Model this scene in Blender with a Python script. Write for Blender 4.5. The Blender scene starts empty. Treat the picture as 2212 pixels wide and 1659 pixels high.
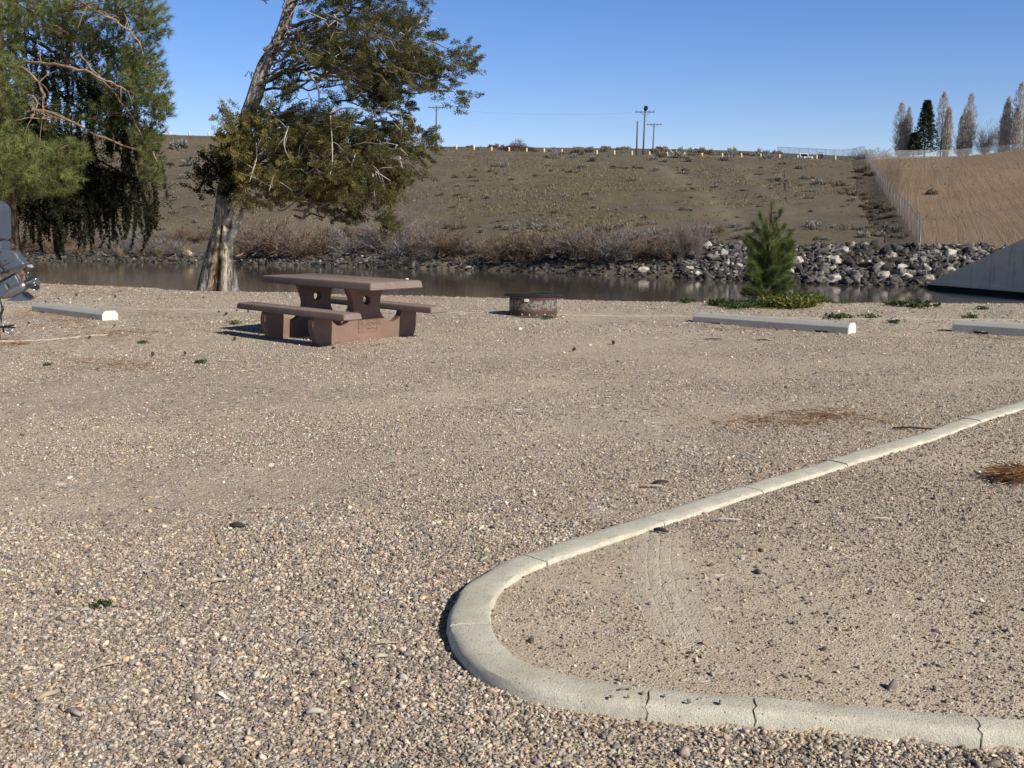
import bpy, bmesh, math, random
import numpy as np
from mathutils import Vector, Matrix
random.seed(7); RNG = np.random.default_rng(11)
S = bpy.context.scene; COL = S.collection
R = math.radians

# ------------------------------------------------------------------ camera model
F, PITCH, H = 2187.2, 0.162, 1.43          # focal length for a 2212 px wide frame, tilt down, eye height
CX, CY = 1106.0, 829.5
CP, SP = math.cos(PITCH), math.sin(PITCH)
def ray(px, py):
    u = (px-CX)/F; v = -(py-CY)/F
    return (u, CP+v*SP, -SP+v*CP)
def gp(px, py, z=0.0):                      # point on the level z
    d = ray(px, py); t = (z-H)/d[2]
    return (d[0]*t, d[1]*t, z)
def at(px, py, Y):                          # point at the distance Y
    d = ray(px, py); t = Y/d[1]
    return (d[0]*t, Y, H+d[2]*t)
def zrow(py, Y, px=CX): return at(px, py, Y)[2]

cam = bpy.data.cameras.new('camera'); camo = bpy.data.objects.new('camera', cam); COL.objects.link(camo)
camo.location = (0, 0, H); camo.rotation_euler = (math.pi/2-PITCH, 0, 0)
cam.sensor_width = 36; cam.lens = 36*F/2212; cam.clip_end = 5000; cam.clip_start = .05
S.camera = camo

# ------------------------------------------------------------------ light
SUN_EL, SUN_AZ = R(34), R(132)            # azimuth clockwise from +Y
w = bpy.data.worlds.new('World'); S.world = w; w.use_nodes = True
nt = w.node_tree; bg = nt.nodes['Background']
sky = nt.nodes.new('ShaderNodeTexSky'); sky.sky_type = 'NISHITA'; sky.sun_disc = False
sky.sun_elevation = SUN_EL; sky.sun_rotation = SUN_AZ
sky.air_density = 1.0; sky.dust_density = .1; sky.ozone_density = 3.0; sky.altitude = 900
hsv = nt.nodes.new('ShaderNodeHueSaturation'); hsv.inputs['Saturation'].default_value = 1.22
nt.links.new(sky.outputs[0], hsv.inputs['Color']); tcw = nt.nodes.new('ShaderNodeTexCoord'); sxw = nt.nodes.new('ShaderNodeSeparateXYZ'); nt.links.new(tcw.outputs['Generated'], sxw.inputs[0])
rw = nt.nodes.new('ShaderNodeValToRGB'); nt.links.new(sxw.outputs['Z'], rw.inputs[0])      # dims the sky above the frame to cut fill light
rw.color_ramp.elements[0].position = .25; rw.color_ramp.elements[0].color = (.96, .89, 1.08, 1); rw.color_ramp.elements[1].position = .5; rw.color_ramp.elements[1].color = (.20, .18, .18, 1)
mw = nt.nodes.new('ShaderNodeMix'); mw.data_type = 'RGBA'; mw.blend_type = 'MULTIPLY'; mw.inputs[0].default_value = 1
nt.links.new(hsv.outputs[0], mw.inputs[6]); nt.links.new(rw.outputs[0], mw.inputs[7]); nt.links.new(mw.outputs[2], bg.inputs[0]); bg.inputs[1].default_value = .118
sl = bpy.data.lights.new('sun', 'SUN'); sl.energy = 5.0; sl.angle = R(.53); sl.color = (1, .93, .82)
so = bpy.data.objects.new('sun', sl); COL.objects.link(so)
sd = Vector((math.sin(SUN_AZ)*math.cos(SUN_EL), math.cos(SUN_AZ)*math.cos(SUN_EL), math.sin(SUN_EL)))
so.rotation_euler = sd.to_track_quat('Z', 'Y').to_euler(); so.location = (0, 0, 30)
S.view_settings.view_transform = 'Standard'; S.view_settings.look = 'None'
S.view_settings.exposure = 0; S.view_settings.gamma = 1

# ------------------------------------------------------------------ naming helpers
def tag(o, label=None, cat=None, group=None, kind=None):
    if label: o['label'] = label
    if cat: o['category'] = cat
    if group: o['group'] = group
    if kind: o['kind'] = kind
    return o
def empty(name, loc=(0, 0, 0), rz=0.0):
    o = bpy.data.objects.new(name, None); COL.objects.link(o)
    o.location = loc; o.rotation_euler = (0, 0, rz); o.empty_display_size = .2
    return o
def link(name, me, mat=None, parent=None, loc=None, smooth=False):
    o = bpy.data.objects.new(name, me); COL.objects.link(o)
    if mat is not None and not me.materials: me.materials.append(mat)
    if parent is not None: o.parent = parent
    if loc is not None: o.location = loc
    if smooth: me.shade_smooth()
    return o
def copytree(o, parent=None):
    c = o.copy(); COL.objects.link(c)
    if parent is not None: c.parent = parent
    for ch in [x for x in o.children]: copytree(ch, c)
    return c

# ------------------------------------------------------------------ mesh helpers
def mesh_np(name, V, Fc, col=None, smooth=False):
    """V (n,3); Fc (m,k) all the same k, or a list of faces; col (n,3|4) per vertex"""
    me = bpy.data.meshes.new(name); V = np.asarray(V, np.float32)
    if isinstance(Fc, np.ndarray):
        m, k = Fc.shape
        me.vertices.add(len(V)); me.vertices.foreach_set('co', V.ravel())
        me.loops.add(m*k); me.loops.foreach_set('vertex_index', Fc.astype(np.int32).ravel())
        me.polygons.add(m); me.polygons.foreach_set('loop_start', np.arange(0, m*k, k, dtype=np.int32))
        me.update(calc_edges=True)
    else:
        me.from_pydata([tuple(map(float, v)) for v in V], [], [tuple(f) for f in Fc]); me.update()
    if col is not None:
        col = np.asarray(col, np.float32)
        if col.shape[1] == 3: col = np.hstack([col, np.ones((len(col), 1), np.float32)])
        a = me.color_attributes.new('col', 'FLOAT_COLOR', 'POINT'); a.data.foreach_set('color', col.ravel())
    if smooth: me.shade_smooth()
    return me
def bm_mesh(name, bm, smooth=False, recalc=True):
    if recalc: bmesh.ops.recalc_face_normals(bm, faces=bm.faces)
    me = bpy.data.meshes.new(name); bm.to_mesh(me); bm.free()
    if smooth: me.shade_smooth()
    return me
def bx(bm, c, s, rot=None, bev=0.0, seg=2):
    r = bmesh.ops.create_cube(bm, size=1); vs = r['verts']
    bmesh.ops.scale(bm, vec=s, verts=vs)
    if bev > 0:
        es = list({e for v in vs for e in v.link_edges})
        q = bmesh.ops.bevel(bm, geom=es, offset=bev, segments=seg, affect='EDGES', profile=.5)
        vs = list({v for f in q['faces'] for v in f.verts} | {v for v in vs if v.is_valid})
    if rot is not None: bmesh.ops.rotate(bm, cent=(0, 0, 0), matrix=rot, verts=vs)
    bmesh.ops.translate(bm, vec=c, verts=vs)
    return vs
def tube(bm, pts, rad, n=7, cap=True):
    pts = [Vector(p) for p in pts]
    if not hasattr(rad, '__len__'): rad = [rad]*len(pts)
    rings = []; up = None
    for i, p in enumerate(pts):
        d = (pts[min(i+1, len(pts)-1)]-pts[max(i-1, 0)]).normalized()
        if up is None: up = d.orthogonal().normalized()
        up = (up-d*up.dot(d)).normalized(); sd_ = d.cross(up)
        rings.append([bm.verts.new(p+(up*math.cos(a)+sd_*math.sin(a))*rad[i]) for a in [2*math.pi*k/n for k in range(n)]])
    for a, b in zip(rings, rings[1:]):
        for k in range(n): bm.faces.new((a[k], a[(k+1) % n], b[(k+1) % n], b[k]))
    if cap:
        bm.faces.new(rings[0][::-1]); bm.faces.new(rings[-1])
def prism(bm, poly, y0, y1, axis='y'):
    """poly of (u,v) extruded; axis y: (u, y, v); axis x: (x, u, v)"""
    def mk(u, v, t): return (u, t, v) if axis == 'y' else (t, u, v)
    a = [bm.verts.new(mk(u, v, y0)) for u, v in poly]; b = [bm.verts.new(mk(u, v, y1)) for u, v in poly]
    bm.faces.new(a); bm.faces.new(b[::-1]); n = len(poly)
    for i in range(n): bm.faces.new((a[i], b[i], b[(i+1) % n], a[(i+1) % n]))
def catmull(pts, per=8):
    P = [Vector(p) for p in pts]; out = []
    for i in range(len(P)-1):
        p0, p1, p2, p3 = P[max(i-1, 0)], P[i], P[i+1], P[min(i+2, len(P)-1)]
        for k in range(per):
            t = k/per
            out.append(.5*((2*p1)+(-p0+p2)*t+(2*p0-5*p1+4*p2-p3)*t*t+(-p0+3*p1-3*p2+p3)*t**3))
    out.append(P[-1]); return out
def inpoly(x, y, poly):
    x = np.asarray(x, float); y = np.asarray(y, float); r = np.zeros(x.shape, bool); n = len(poly); j = n-1
    for i in range(n):
        xi, yi = poly[i]; xj, yj = poly[j]
        c = ((yi > y) != (yj > y)) & (x < (xj-xi)*(y-yi)/((yj-yi) or 1e-9)+xi)
        r ^= c; j = i
    return r

# ------------------------------------------------------------------ material helpers
class M:
    def __init__(s, name, rough=.8, spec=.3):
        s.m = bpy.data.materials.new(name); s.m.use_nodes = True; s.t = s.m.node_tree; s.N = s.t.nodes; s.L = s.t.links
        s.b = s.N['Principled BSDF']; s.b.inputs['Roughness'].default_value = rough
        s.b.inputs['Specular IOR Level'].default_value = spec
    def n(s, typ, **kw):
        o = s.N.new(typ)
        for k, v in kw.items():
            if k in o.inputs.keys(): o.inputs[k].default_value = v
            else: setattr(o, k, v)
        return o
    def l(s, a, b): s.L.new(a, b)
    def coord(s, kind='Object', scale=(1, 1, 1), rot=(0, 0, 0)):
        tc = s.n('ShaderNodeTexCoord'); mp = s.n('ShaderNodeMapping')
        mp.inputs['Scale'].default_value = scale; mp.inputs['Rotation'].default_value = rot
        s.l(tc.outputs[kind], mp.inputs[0]); return mp.outputs[0]
    def pos(s, scale=(1, 1, 1), rot=(0, 0, 0)):
        g = s.n('ShaderNodeNewGeometry'); mp = s.n('ShaderNodeMapping')
        mp.inputs['Scale'].default_value = scale; mp.inputs['Rotation'].default_value = rot
        s.l(g.outputs['Position'], mp.inputs[0]); return mp.outputs[0]
    def noise(s, vec, scale, detail=4, rough=.6, dist=0):
        o = s.n('ShaderNodeTexNoise'); o.inputs['Scale'].default_value = scale
        o.inputs['Detail'].default_value = detail; o.inputs['Roughness'].default_value = rough
        o.inputs['Distortion'].default_value = dist; s.l(vec, o.inputs['Vector']); return o.outputs['Fac']
    def vor(s, vec, scale, feature='F1', rnd=1):
        o = s.n('ShaderNodeTexVoronoi', feature=feature); o.inputs['Scale'].default_value = scale
        o.inputs['Randomness'].default_value = rnd; s.l(vec, o.inputs['Vector']); return o
    def ramp(s, fac, stops, mode='LINEAR'):
        r = s.n('ShaderNodeValToRGB'); e = r.color_ramp; e.interpolation = mode
        while len(e.elements) < len(stops): e.elements.new(.5)
        for i, (p, c) in enumerate(stops):
            if not hasattr(c, '__len__'): c = (c, c, c)
            e.elements[i].position = p; e.elements[i].color = (*c[:3], 1)
        s.l(fac, r.inputs[0]); return r.outputs[0]
    def mix(s, fac, a, b, mode='MIX'):
        o = s.n('ShaderNodeMix', data_type='RGBA', blend_type=mode)
        for sock, v in ((o.inputs[0], fac), (o.inputs[6], a), (o.inputs[7], b)):
            if isinstance(v, bpy.types.NodeSocket): s.l(v, sock)
            elif hasattr(v, '__len__'): sock.default_value = (*v[:3], 1)
            else: sock.default_value = v
        return o.outputs[2]
    def math(s, op, a, b=0.0, clamp=False):
        o = s.n('ShaderNodeMath', operation=op, use_clamp=clamp)
        for sock, v in ((o.inputs[0], a), (o.inputs[1], b)):
            if isinstance(v, bpy.types.NodeSocket): s.l(v, sock)
            else: sock.default_value = v
        return o.outputs[0]
    def attr(s, name, typ='GEOMETRY'):
        o = s.n('ShaderNodeAttribute', attribute_name=name, attribute_type=typ); return o
    def bump(s, hgt, strength=.5, dist=.01, prev=None):
        o = s.n('ShaderNodeBump'); o.inputs['Strength'].default_value = strength; o.inputs['Distance'].default_value = dist
        s.l(hgt, o.inputs['Height'])
        if prev is not None: s.l(prev, o.inputs['Normal'])
        s.l(o.outputs[0], s.b.inputs['Normal']); return o.outputs[0]
    def base(s, c):
        if isinstance(c, bpy.types.NodeSocket): s.l(c, s.b.inputs['Base Color'])
        else: s.b.inputs['Base Color'].default_value = (*c[:3], 1)
        return s
def simple(name, c1, c2, scale=20, rough=.8, bump=.2, bd=.005, spec=.3, metal=0, detail=5):
    m = M(name, rough, spec); v = m.coord(); n = m.noise(v, scale, detail)
    m.base(m.mix(m.ramp(n, [(.3, 0), (.7, 1)]), c1, c2)); m.b.inputs['Metallic'].default_value = metal
    if bump: m.bump(n, bump, bd)
    return m.m
def leafmat(name, trans=.25, rough=.85):
    m = M(name, rough, .06); a = m.attr('col'); m.base(a.outputs['Color'])
    tr = m.n('ShaderNodeBsdfTranslucent'); m.l(a.outputs['Color'], tr.inputs[0])
    mx = m.n('ShaderNodeMixShader'); mx.inputs[0].default_value = trans
    m.l(m.b.outputs[0], mx.inputs[1]); m.l(tr.outputs[0], mx.inputs[2])
    m.l(mx.outputs[0], m.N['Material Output'].inputs[0]); return m.m

# ================================================================== NEAR GROUND
# curb: inner edge of its top face, far end -> bend -> near end (2212-px measures turned into ground points)
zc = .048
_in = [(2000+x/1.0553, 1500+y/1.0553) for x, y in [(2420, 70), (2212, 140), (2028, 195), (1790, 280), (1470, 375), (1115, 487), (700, 620), (200, 790)]]
_in = [(x/1.8517, y/1.8517) for x, y in _in]
_in += [(1112, 1250), (1075, 1280), (1057, 1320), (1062, 1360), (1087, 1395), (1130, 1425), (1200, 1452), (1300, 1470), (1400, 1484), (1620, 1505), (1900, 1530), (2115, 1549), (2300, 1562), (2700, 1590)]
_inner = [gp(x, y, zc) for x, y in _in]
CURB = catmull([(p[0], p[1], 0) for p in _inner], 10)
def resample(P, step):
    out = [P[0].copy()]; acc = 0
    for a, b in zip(P, P[1:]):
        L = (b-a).length; d = step-acc
        while d <= L and L > 0:
            out.append(a.lerp(b, d/L)); d += step
        acc = (acc+L) % step if L else acc
    return out
CURB = resample(CURB, .03)
CN = []
for i in range(len(CURB)):
    d = (CURB[min(i+2, len(CURB)-1)]-CURB[max(i-2, 0)]).normalized(); CN.append(Vector((-d.y, d.x, 0)) * -1)
# outward side: away from the island (the island lies to the right of the bend)
_c = Vector((1.3, 3.8, 0))
if (CURB[len(CURB)//2]-_c).dot(CN[len(CURB)//2]) < 0: CN = [-n for n in CN]
CW = .15
MIDC = [p+n*CW*.5 for p, n in zip(CURB, CN)]
ISLAND = [(p.x, p.y) for p in MIDC]+[(14, 3.0), (14, 9.5)]
def vnoise(x, y, s, seed):
    """cheap smooth value noise"""
    rs = np.random.default_rng(seed); T = rs.random((64, 64))
    x = np.asarray(x)/s+100.37; y = np.asarray(y)/s+77.11
    xi = np.floor(x).astype(int); yi = np.floor(y).astype(int); fx = x-xi; fy = y-yi
    fx = fx*fx*(3-2*fx); fy = fy*fy*(3-2*fy)
    g = lambda i, j: T[i % 64, j % 64]
    return (g(xi, yi)*(1-fx)*(1-fy)+g(xi+1, yi)*fx*(1-fy)+g(xi, yi+1)*(1-fx)*fy+g(xi+1, yi+1)*fx*fy)-.5
SHORE = [(-60, 33), (-30, 28.5), (-10.4, 22.73), (-5.55, 20.07), (-.91, 18.89), (4.85, 17.85), (8.76, 17.31), (25, 15.5), (60, 13)]
def shore_y(x): return np.interp(x, [p[0] for p in SHORE], [p[1] for p in SHORE])
TC, TT = Vector((-2.09, 12.25, 0)), -.783    # table centre and turn
def gz(x, y, fine=True):
    x = np.asarray(x, float); y = np.asarray(y, float)
    z = .05*vnoise(x, y, 3.1, 1)+.018*vnoise(x, y, .9, 2)
    z = z*np.clip((y-1)/6, .25, 1)
    if fine: z += .008*vnoise(x, y, .25, 3)
    near = y < 12
    ins = np.zeros(x.shape, bool)
    if np.any(near): ins = inpoly(x, y, ISLAND) & near
    z = z*np.where(ins, .5, 1)+np.where(ins, .034, 0)
    d2 = ((x-TC.x-.45)**2+(y-TC.y+.25)**2)
    z = z*(1-np.exp(-d2/2.5))+.02*np.exp(-d2/.5)
    # flat calm patches where things stand
    e = y-shore_y(x)
    z = np.where(e > -.6, z-.03*np.clip((e+.6)/.6, 0, 1)**2, z)
    z = np.where(e > 0, z-.03-e*.62*np.clip(e/.8, 0, 1)-.02*np.clip(e, 0, 1), z)
    return np.maximum(z, -6)
def gzs(x, y): return float(gz(np.array([x]), np.array([y]))[0])
def gpg(px, py):
    g = gp(px, py)
    for _ in range(3): g = gp(px, py, gzs(g[0], g[1]))
    return g
def grid_mesh(name, xs, ys, zf, keep=None):
    X, Y = np.meshgrid(xs, ys); Z = zf(X.ravel(), Y.ravel())
    V = np.stack([X.ravel(), Y.ravel(), Z], 1); nx, ny = len(xs), len(ys)
    i = np.arange(nx-1); j = np.arange(ny-1); I, J = np.meshgrid(i, j); a = (J*nx+I).ravel()
    Fc = np.stack([a, a+1, a+nx+1, a+nx], 1)
    return mesh_np(name, V, Fc, smooth=True), V

def gravel_mat():
    m = M('gravel_ground', .9, .15); v = m.pos()
    # coarse stones
    v1 = m.vor(v, 62); v2 = m.vor(v, 140); v3 = m.vor(v, 26)
    pal = [(0, (.07, .065, .065)), (.10, (.16, .14, .125)), (.28, (.30, .255, .21)), (.45, (.21, .185, .17)), (.6, (.37, .315, .255)), (.74, (.30, .22, .15)), (.86, (.26, .245, .235)), (.95, (.55, .50, .44))]
    sep = m.n('ShaderNodeSeparateColor'); m.l(v1.outputs['Color'], sep.inputs[0])
    sep2 = m.n('ShaderNodeSeparateColor'); m.l(v2.outputs['Color'], sep2.inputs[0])
    sep3 = m.n('ShaderNodeSeparateColor'); m.l(v3.outputs['Color'], sep3.inputs[0])
    c1 = m.ramp(sep.outputs[0], pal, 'CONSTANT'); c2 = m.ramp(sep2.outputs[1], pal, 'CONSTANT'); c3 = m.ramp(sep3.outputs[1], pal, 'CONSTANT')
    col = m.mix(.45, c1, c2)
    pick = m.math('GREATER_THAN', sep3.outputs[2], .80); col = m.mix(pick, col, c3)
    sand = m.ramp(m.noise(v, 260, 2, .8), [(.25, (.16, .13, .10)), (.5, (.325, .278, .222)), (.75, (.43, .375, .305))])
    big = m.noise(v, .55, 5, .62, .3); isl_a = m.attr('col'); isc = m.n('ShaderNodeSeparateColor'); m.l(isl_a.outputs['Color'], isc.inputs[0])
    sf = m.ramp(big, [(.40, 0), (.66, .75)])
    col = m.mix(sf, col, sand); col = m.mix(m.math('MULTIPLY', isc.outputs[0], .62), col, sand)
    # weather: broad tone changes
    tone = m.ramp(m.noise(v, .22, 4, .6), [(.3, (.80, .78, .74)), (.7, (1.0, 1.0, .97))])
    col = m.mix(1, col, tone, 'MULTIPLY')
    tone2 = m.ramp(m.noise(v, 2.3, 5, .7), [(.3, (.84, .83, .82)), (.7, (1, 1, 1))]); col = m.mix(1, col, tone2, 'MULTIPLY')
    br = m.n('ShaderNodeVectorMath', operation='SCALE'); br.inputs['Scale'].default_value = 2.12; m.l(col, br.inputs[0]); col = br.outputs[0]
    m.base(col)
    h1 = m.math('MULTIPLY', m.math('SUBTRACT', 1, v1.outputs['Distance']), m.math('SUBTRACT', 1, m.math('MULTIPLY', isc.outputs[0], .85))); h2 = m.math('SUBTRACT', 1, v2.outputs['Distance'])
    n1 = m.bump(h1, .8, .010); n2 = m.bump(h2, .6, .005, n1); n3 = m.bump(m.noise(v, 5, 3, .6), .3, .03, n2)
    wv = m.math('POWER', m.math('ABSOLUTE', m.math('SINE', m.math('MULTIPLY', isc.outputs[1], 14))), .35); wv = m.math('MULTIPLY', m.math('MULTIPLY', wv, isc.outputs[2]), m.ramp(m.noise(v, 12, 4, .7), [(.35, .1), (.6, 1)])); n4 = m.bump(wv, .8, .007, n3)
    smooth_ = m.mix(m.math('MULTIPLY', isc.outputs[2], .6), col, (.64, .57, .46)); m.base(smooth_)
    return m.m
GRAVEL = gravel_mat()
def axis(*seg):
    out = []
    for a, b, st in seg: out += list(np.arange(a, b, st))
    return np.array(out+[seg[-1][1]])
gx = axis((-60, -14, 2), (-14, -3.5, .25), (-3.5, 6, .06), (6, 14, .25), (14, 60, 2))
gy = axis((-30, 1.5, 2), (1.5, 6, .045), (6, 13, .11), (13, 24, .16), (24, 40, .5))
gm, GV = grid_mesh('ground', gx, gy, gz)
isl = (inpoly(GV[:, 0], GV[:, 1], ISLAND) & (GV[:, 1] < 12)).astype(np.float32)
TRK = [gp(x, y) for x, y in ((1432, 1165), (1428, 1230), (1438, 1290), (1462, 1350), (1495, 1410))]
ty_ = np.array([p[1] for p in TRK])[::-1]; tx_ = np.array([p[0] for p in TRK])[::-1]
cxl = np.interp(GV[:, 1], ty_, tx_); lat = (GV[:, 0]-cxl)/.22+.5; msk = np.clip(1-abs(lat-.5)*1.6, 0, 1)*(GV[:, 1] > ty_[0]-.05)*(GV[:, 1] < ty_[-1]+.05)*isl
def paint_ground():
    ca = gm.color_attributes.new('col', 'FLOAT_COLOR', 'POINT')
    ca.data.foreach_set('color', np.stack([np.maximum(isl, .45*lane(GV[:, 0], GV[:, 1])*(GV[:, 1] > 1.5)*(1-isl)), np.clip(lat, -1, 2), msk, np.ones_like(isl)], 1).astype(np.float32).ravel())
tag(link('ground', gm, GRAVEL), 'flat grey brown gravel ground of the campsite pad', 'ground', kind='structure')

# ------------------------------------------------------------------ loose gravel (uncountable) by instancing
def pebble(seed, flat=.62):
    bm = bmesh.new(); bmesh.ops.create_icosphere(bm, subdivisions=2, radius=.5); r = random.Random(seed)
    k = [Vector((r.gauss(0, 1), r.gauss(0, 1), r.gauss(0, 1))).normalized() for _ in range(5)]
    for v in bm.verts:
        s_ = 1+sum(.10*math.sin(3*v.co.dot(a)*2+i) for i, a in enumerate(k))*.8
        for a in k[:3]:
            d = v.co.normalized().dot(a)
            if d > .55: s_ *= .55/d*.97
        v.co = Vector((v.co.x*s_*1.15, v.co.y*s_*.9, v.co.z*s_*flat))
    return bm_mesh('pebble_shape', bm, smooth=True)
def inst_tree(objs, name):
    ng = bpy.data.node_groups.new(name, 'GeometryNodeTree')
    ng.interface.new_socket('Geometry', in_out='INPUT', socket_type='NodeSocketGeometry')
    ng.interface.new_socket('Geometry', in_out='OUTPUT', socket_type='NodeSocketGeometry')
    N, L = ng.nodes, ng.links; gi = N.new('NodeGroupInput'); go = N.new('NodeGroupOutput')
    g2 = N.new('GeometryNodeGeometryToInstance')
    for o in objs:
        oi = N.new('GeometryNodeObjectInfo'); oi.inputs['Object'].default_value = o
        L.new(oi.outputs['Geometry'], g2.inputs[0])
    ip = N.new('GeometryNodeInstanceOnPoints'); ip.inputs['Pick Instance'].default_value = True
    def na(nm, typ):
        a = N.new('GeometryNodeInputNamedAttribute'); a.data_type = typ; a.inputs['Name'].default_value = nm
        return [o for o in a.outputs if o.enabled and o.name == 'Attribute'][0]
    L.new(gi.outputs[0], ip.inputs['Points']); L.new(g2.outputs[0], ip.inputs['Instance'])
    e2r = N.new('FunctionNodeEulerToRotation'); L.new(na('rot', 'FLOAT_VECTOR'), e2r.inputs[0])
    L.new(e2r.outputs[0], ip.inputs['Rotation']); L.new(na('scl', 'FLOAT_VECTOR'), ip.inputs['Scale'])
    L.new(na('idx', 'INT'), ip.inputs['Instance Index'])
    L.new(ip.outputs[0], go.inputs[0]); return ng
def scatter(name, P, scl, rot, col, objs, mat=None):
    me = bpy.data.meshes.new(name); n = len(P); me.vertices.add(n); me.vertices.foreach_set('co', np.asarray(P, np.float32).ravel())
    for nm, typ, key, arr in (('scl', 'FLOAT_VECTOR', 'vector', scl), ('rot', 'FLOAT_VECTOR', 'vector', rot), ('col', 'FLOAT_COLOR', 'color', col)):
        a = me.attributes.new(nm, typ, 'POINT'); a.data.foreach_set(key, np.asarray(arr, np.float32).ravel())
    a = me.attributes.new('idx', 'INT', 'POINT'); a.data.foreach_set('value', RNG.integers(0, len(objs), n).astype(np.int32))
    o = link(name, me); md = o.modifiers.new('instances', 'NODES'); md.node_group = inst_tree(objs, name+'_nodes')
    return o
pm = M('pebble_stone', .75, .25); pa = pm.attr('col', 'INSTANCER'); pv = pm.coord()
pm.base(pm.mix(pm.ramp(pm.noise(pv, 5, 4), [(.35, 0), (.7, .6)]), pa.outputs['Color'], pm.mix(.2, pa.outputs['Color'], (.5, .45, .38))))
pm.bump(pm.noise(pv, 9, 3), .3, .05)
PEB = []
for i in range(7):
    o = bpy.data.objects.new('pebble_shape', pebble(i, .5+.06*i)); o.data.materials.append(pm.m); PEB.append(o)
PAL = np.array([(.30, .265, .225), (.36, .315, .26), (.24, .215, .195), (.18, .165, .155), (.115, .11, .11), (.42, .37, .30), (.36, .27, .175), (.30, .23, .19), (.28, .27, .26), (.085, .085, .09), (.60, .57, .52), (.27, .225, .21), (.38, .33, .28)])
PW = np.array([14, 14, 13, 9, 6, 8, 6, 5, 10, 3.5, .8, 8, 10]); PW = PW/PW.sum()
def _lane(pts, wid):
    P = [gp(*p)[:2] for p in pts]
    def f(X, Y):
        out = np.zeros(np.shape(X))
        for (ax, ay), (bx3, by3) in zip(P, P[1:]):
            L2 = (bx3-ax)**2+(by3-ay)**2; s_ = np.clip(((X-ax)*(bx3-ax)+(Y-ay)*(by3-ay))/L2, 0, 1)
            out = np.maximum(out, np.exp(-(np.hypot(X-ax-s_*(bx3-ax), Y-ay-s_*(by3-ay))/wid)**2))
        return out
    return f
LANES = [_lane([(-300, 1150), (0, 1105), (500, 1045), (900, 985), (1500, 905), (2300, 800)], .22), _lane([(-300, 985), (0, 955), (600, 890), (1200, 835), (1900, 780)], .28), _lane([(840, 1560), (900, 1550)], .10), _lane([(560, 1345), (660, 1330)], .13), _lane([(200, 1190), (260, 1180)], .15), _lane([(1000, 770), (1500, 735)], .5)]
def lane(X, Y):
    v = np.zeros(np.shape(X))
    for f in LANES: v = np.maximum(v, f(X, Y))
    return np.clip(v*(1+1.6*vnoise(X, Y, .45, 61)), 0, 1)
def stones(n, y0, y1, size, keep, jitter=.35, margin=.9):
    Y = np.sqrt(RNG.uniform(y0**2, y1**2, n)) if y0 > 1 else RNG.uniform(y0, y1, n)
    X = RNG.uniform(-1, 1, n)*(Y*.53+margin)
    k = keep(X, Y) & (RNG.random(n) > lane(X, Y)*.45); X, Y = X[k], Y[k]; n = len(X)
    s_ = size*np.exp(RNG.normal(0, jitter, n)); Z = gz(X, Y)+s_*.18
    P = np.stack([X, Y, Z], 1); sc = np.stack([s_*RNG.uniform(.8, 1.3, n), s_*RNG.uniform(.8, 1.1, n), s_*RNG.uniform(.75, 1.15, n)], 1)
    rt = np.stack([RNG.normal(0, .35, n), RNG.normal(0, .35, n), RNG.uniform(0, 6.28, n)], 1)
    c = PAL[RNG.choice(len(PAL), n, p=PW)]*np.array([1.84, 1.77, 1.67])*RNG.uniform(.38, 1.28, (n, 1))*RNG.uniform(.96, 1.04, (n, 3))
    return P, sc, rt, np.hstack([c, np.ones((n, 1))])
paint_ground()
def outside_curb(X, Y):
    return ~inpoly(X, Y, ISLAND_OUT)
nearest0 = min(range(len(CURB)), key=lambda i: (CURB[i].x-gp(1057, 1330, zc)[0])**2+(CURB[i].y-gp(1057, 1330, zc)[1])**2)
OUTL = [p+n*(CW*(1-.34*min(max((i-nearest0)/40, 0), 1))+.002) for i, (p, n) in enumerate(zip(CURB, CN))]
ISLAND_OUT = [(p.x, p.y) for p in OUTL]+[(14, 2.6), (14, 9.5)]
ISLAND_IN = [(p.x-n.x*.005, p.y-n.y*.005) for p, n in zip(CURB, CN)]+[(14, 3.1), (14, 9.4)]
def patchy(X, Y, thr, s=1.1, seed=5): return (vnoise(X, Y, s, seed)+.5*vnoise(X, Y, s*.4, seed+1)+RNG.normal(0, .10, X.shape)) < thr
def tblclear(X, Y): return (Y < shore_y(X)+.3)
A = [stones(105000, 2.2, 3.6, .0090, lambda X, Y: outside_curb(X, Y) & (patchy(X, Y, .14) | (RNG.random(X.shape) < .3)), .36), stones(9000, 3.2, 5.6, .0100, lambda X, Y: outside_curb(X, Y) & (RNG.random(X.shape) < (5.6-Y)/2.4), .3), stones(95000, 3.5, 4.7, .0080, lambda X, Y: outside_curb(X, Y) & (patchy(X, Y, .10) | (RNG.random(X.shape) < .25)), .42),
     stones(6000, 2.2, 5.2, .0155, lambda X, Y: outside_curb(X, Y) & patchy(X, Y, .12), .22), stones(90, 2.2, 4.2, .026, lambda X, Y: outside_curb(X, Y), .2),
     stones(150000, 4.6, 7.5, .0073, lambda X, Y: outside_curb(X, Y) & (patchy(X, Y, .06) | (RNG.random(X.shape) < .25)), .40),
     stones(120000, 7.5, 12.5, .0085, lambda X, Y: outside_curb(X, Y) & (patchy(X, Y, .10, 1.7) | (RNG.random(X.shape) < .3)), .38),
     stones(80000, 12.5, 23, .013, lambda X, Y: tblclear(X, Y) & patchy(X, Y, .3, 2.2), .4)]
A = [np.concatenate([a[i] for a in A]) for i in range(4)]
tag(scatter('loose_gravel', *A, PEB), 'loose rounded grey and tan gravel covering the pad', 'gravel', kind='stuff')
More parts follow.
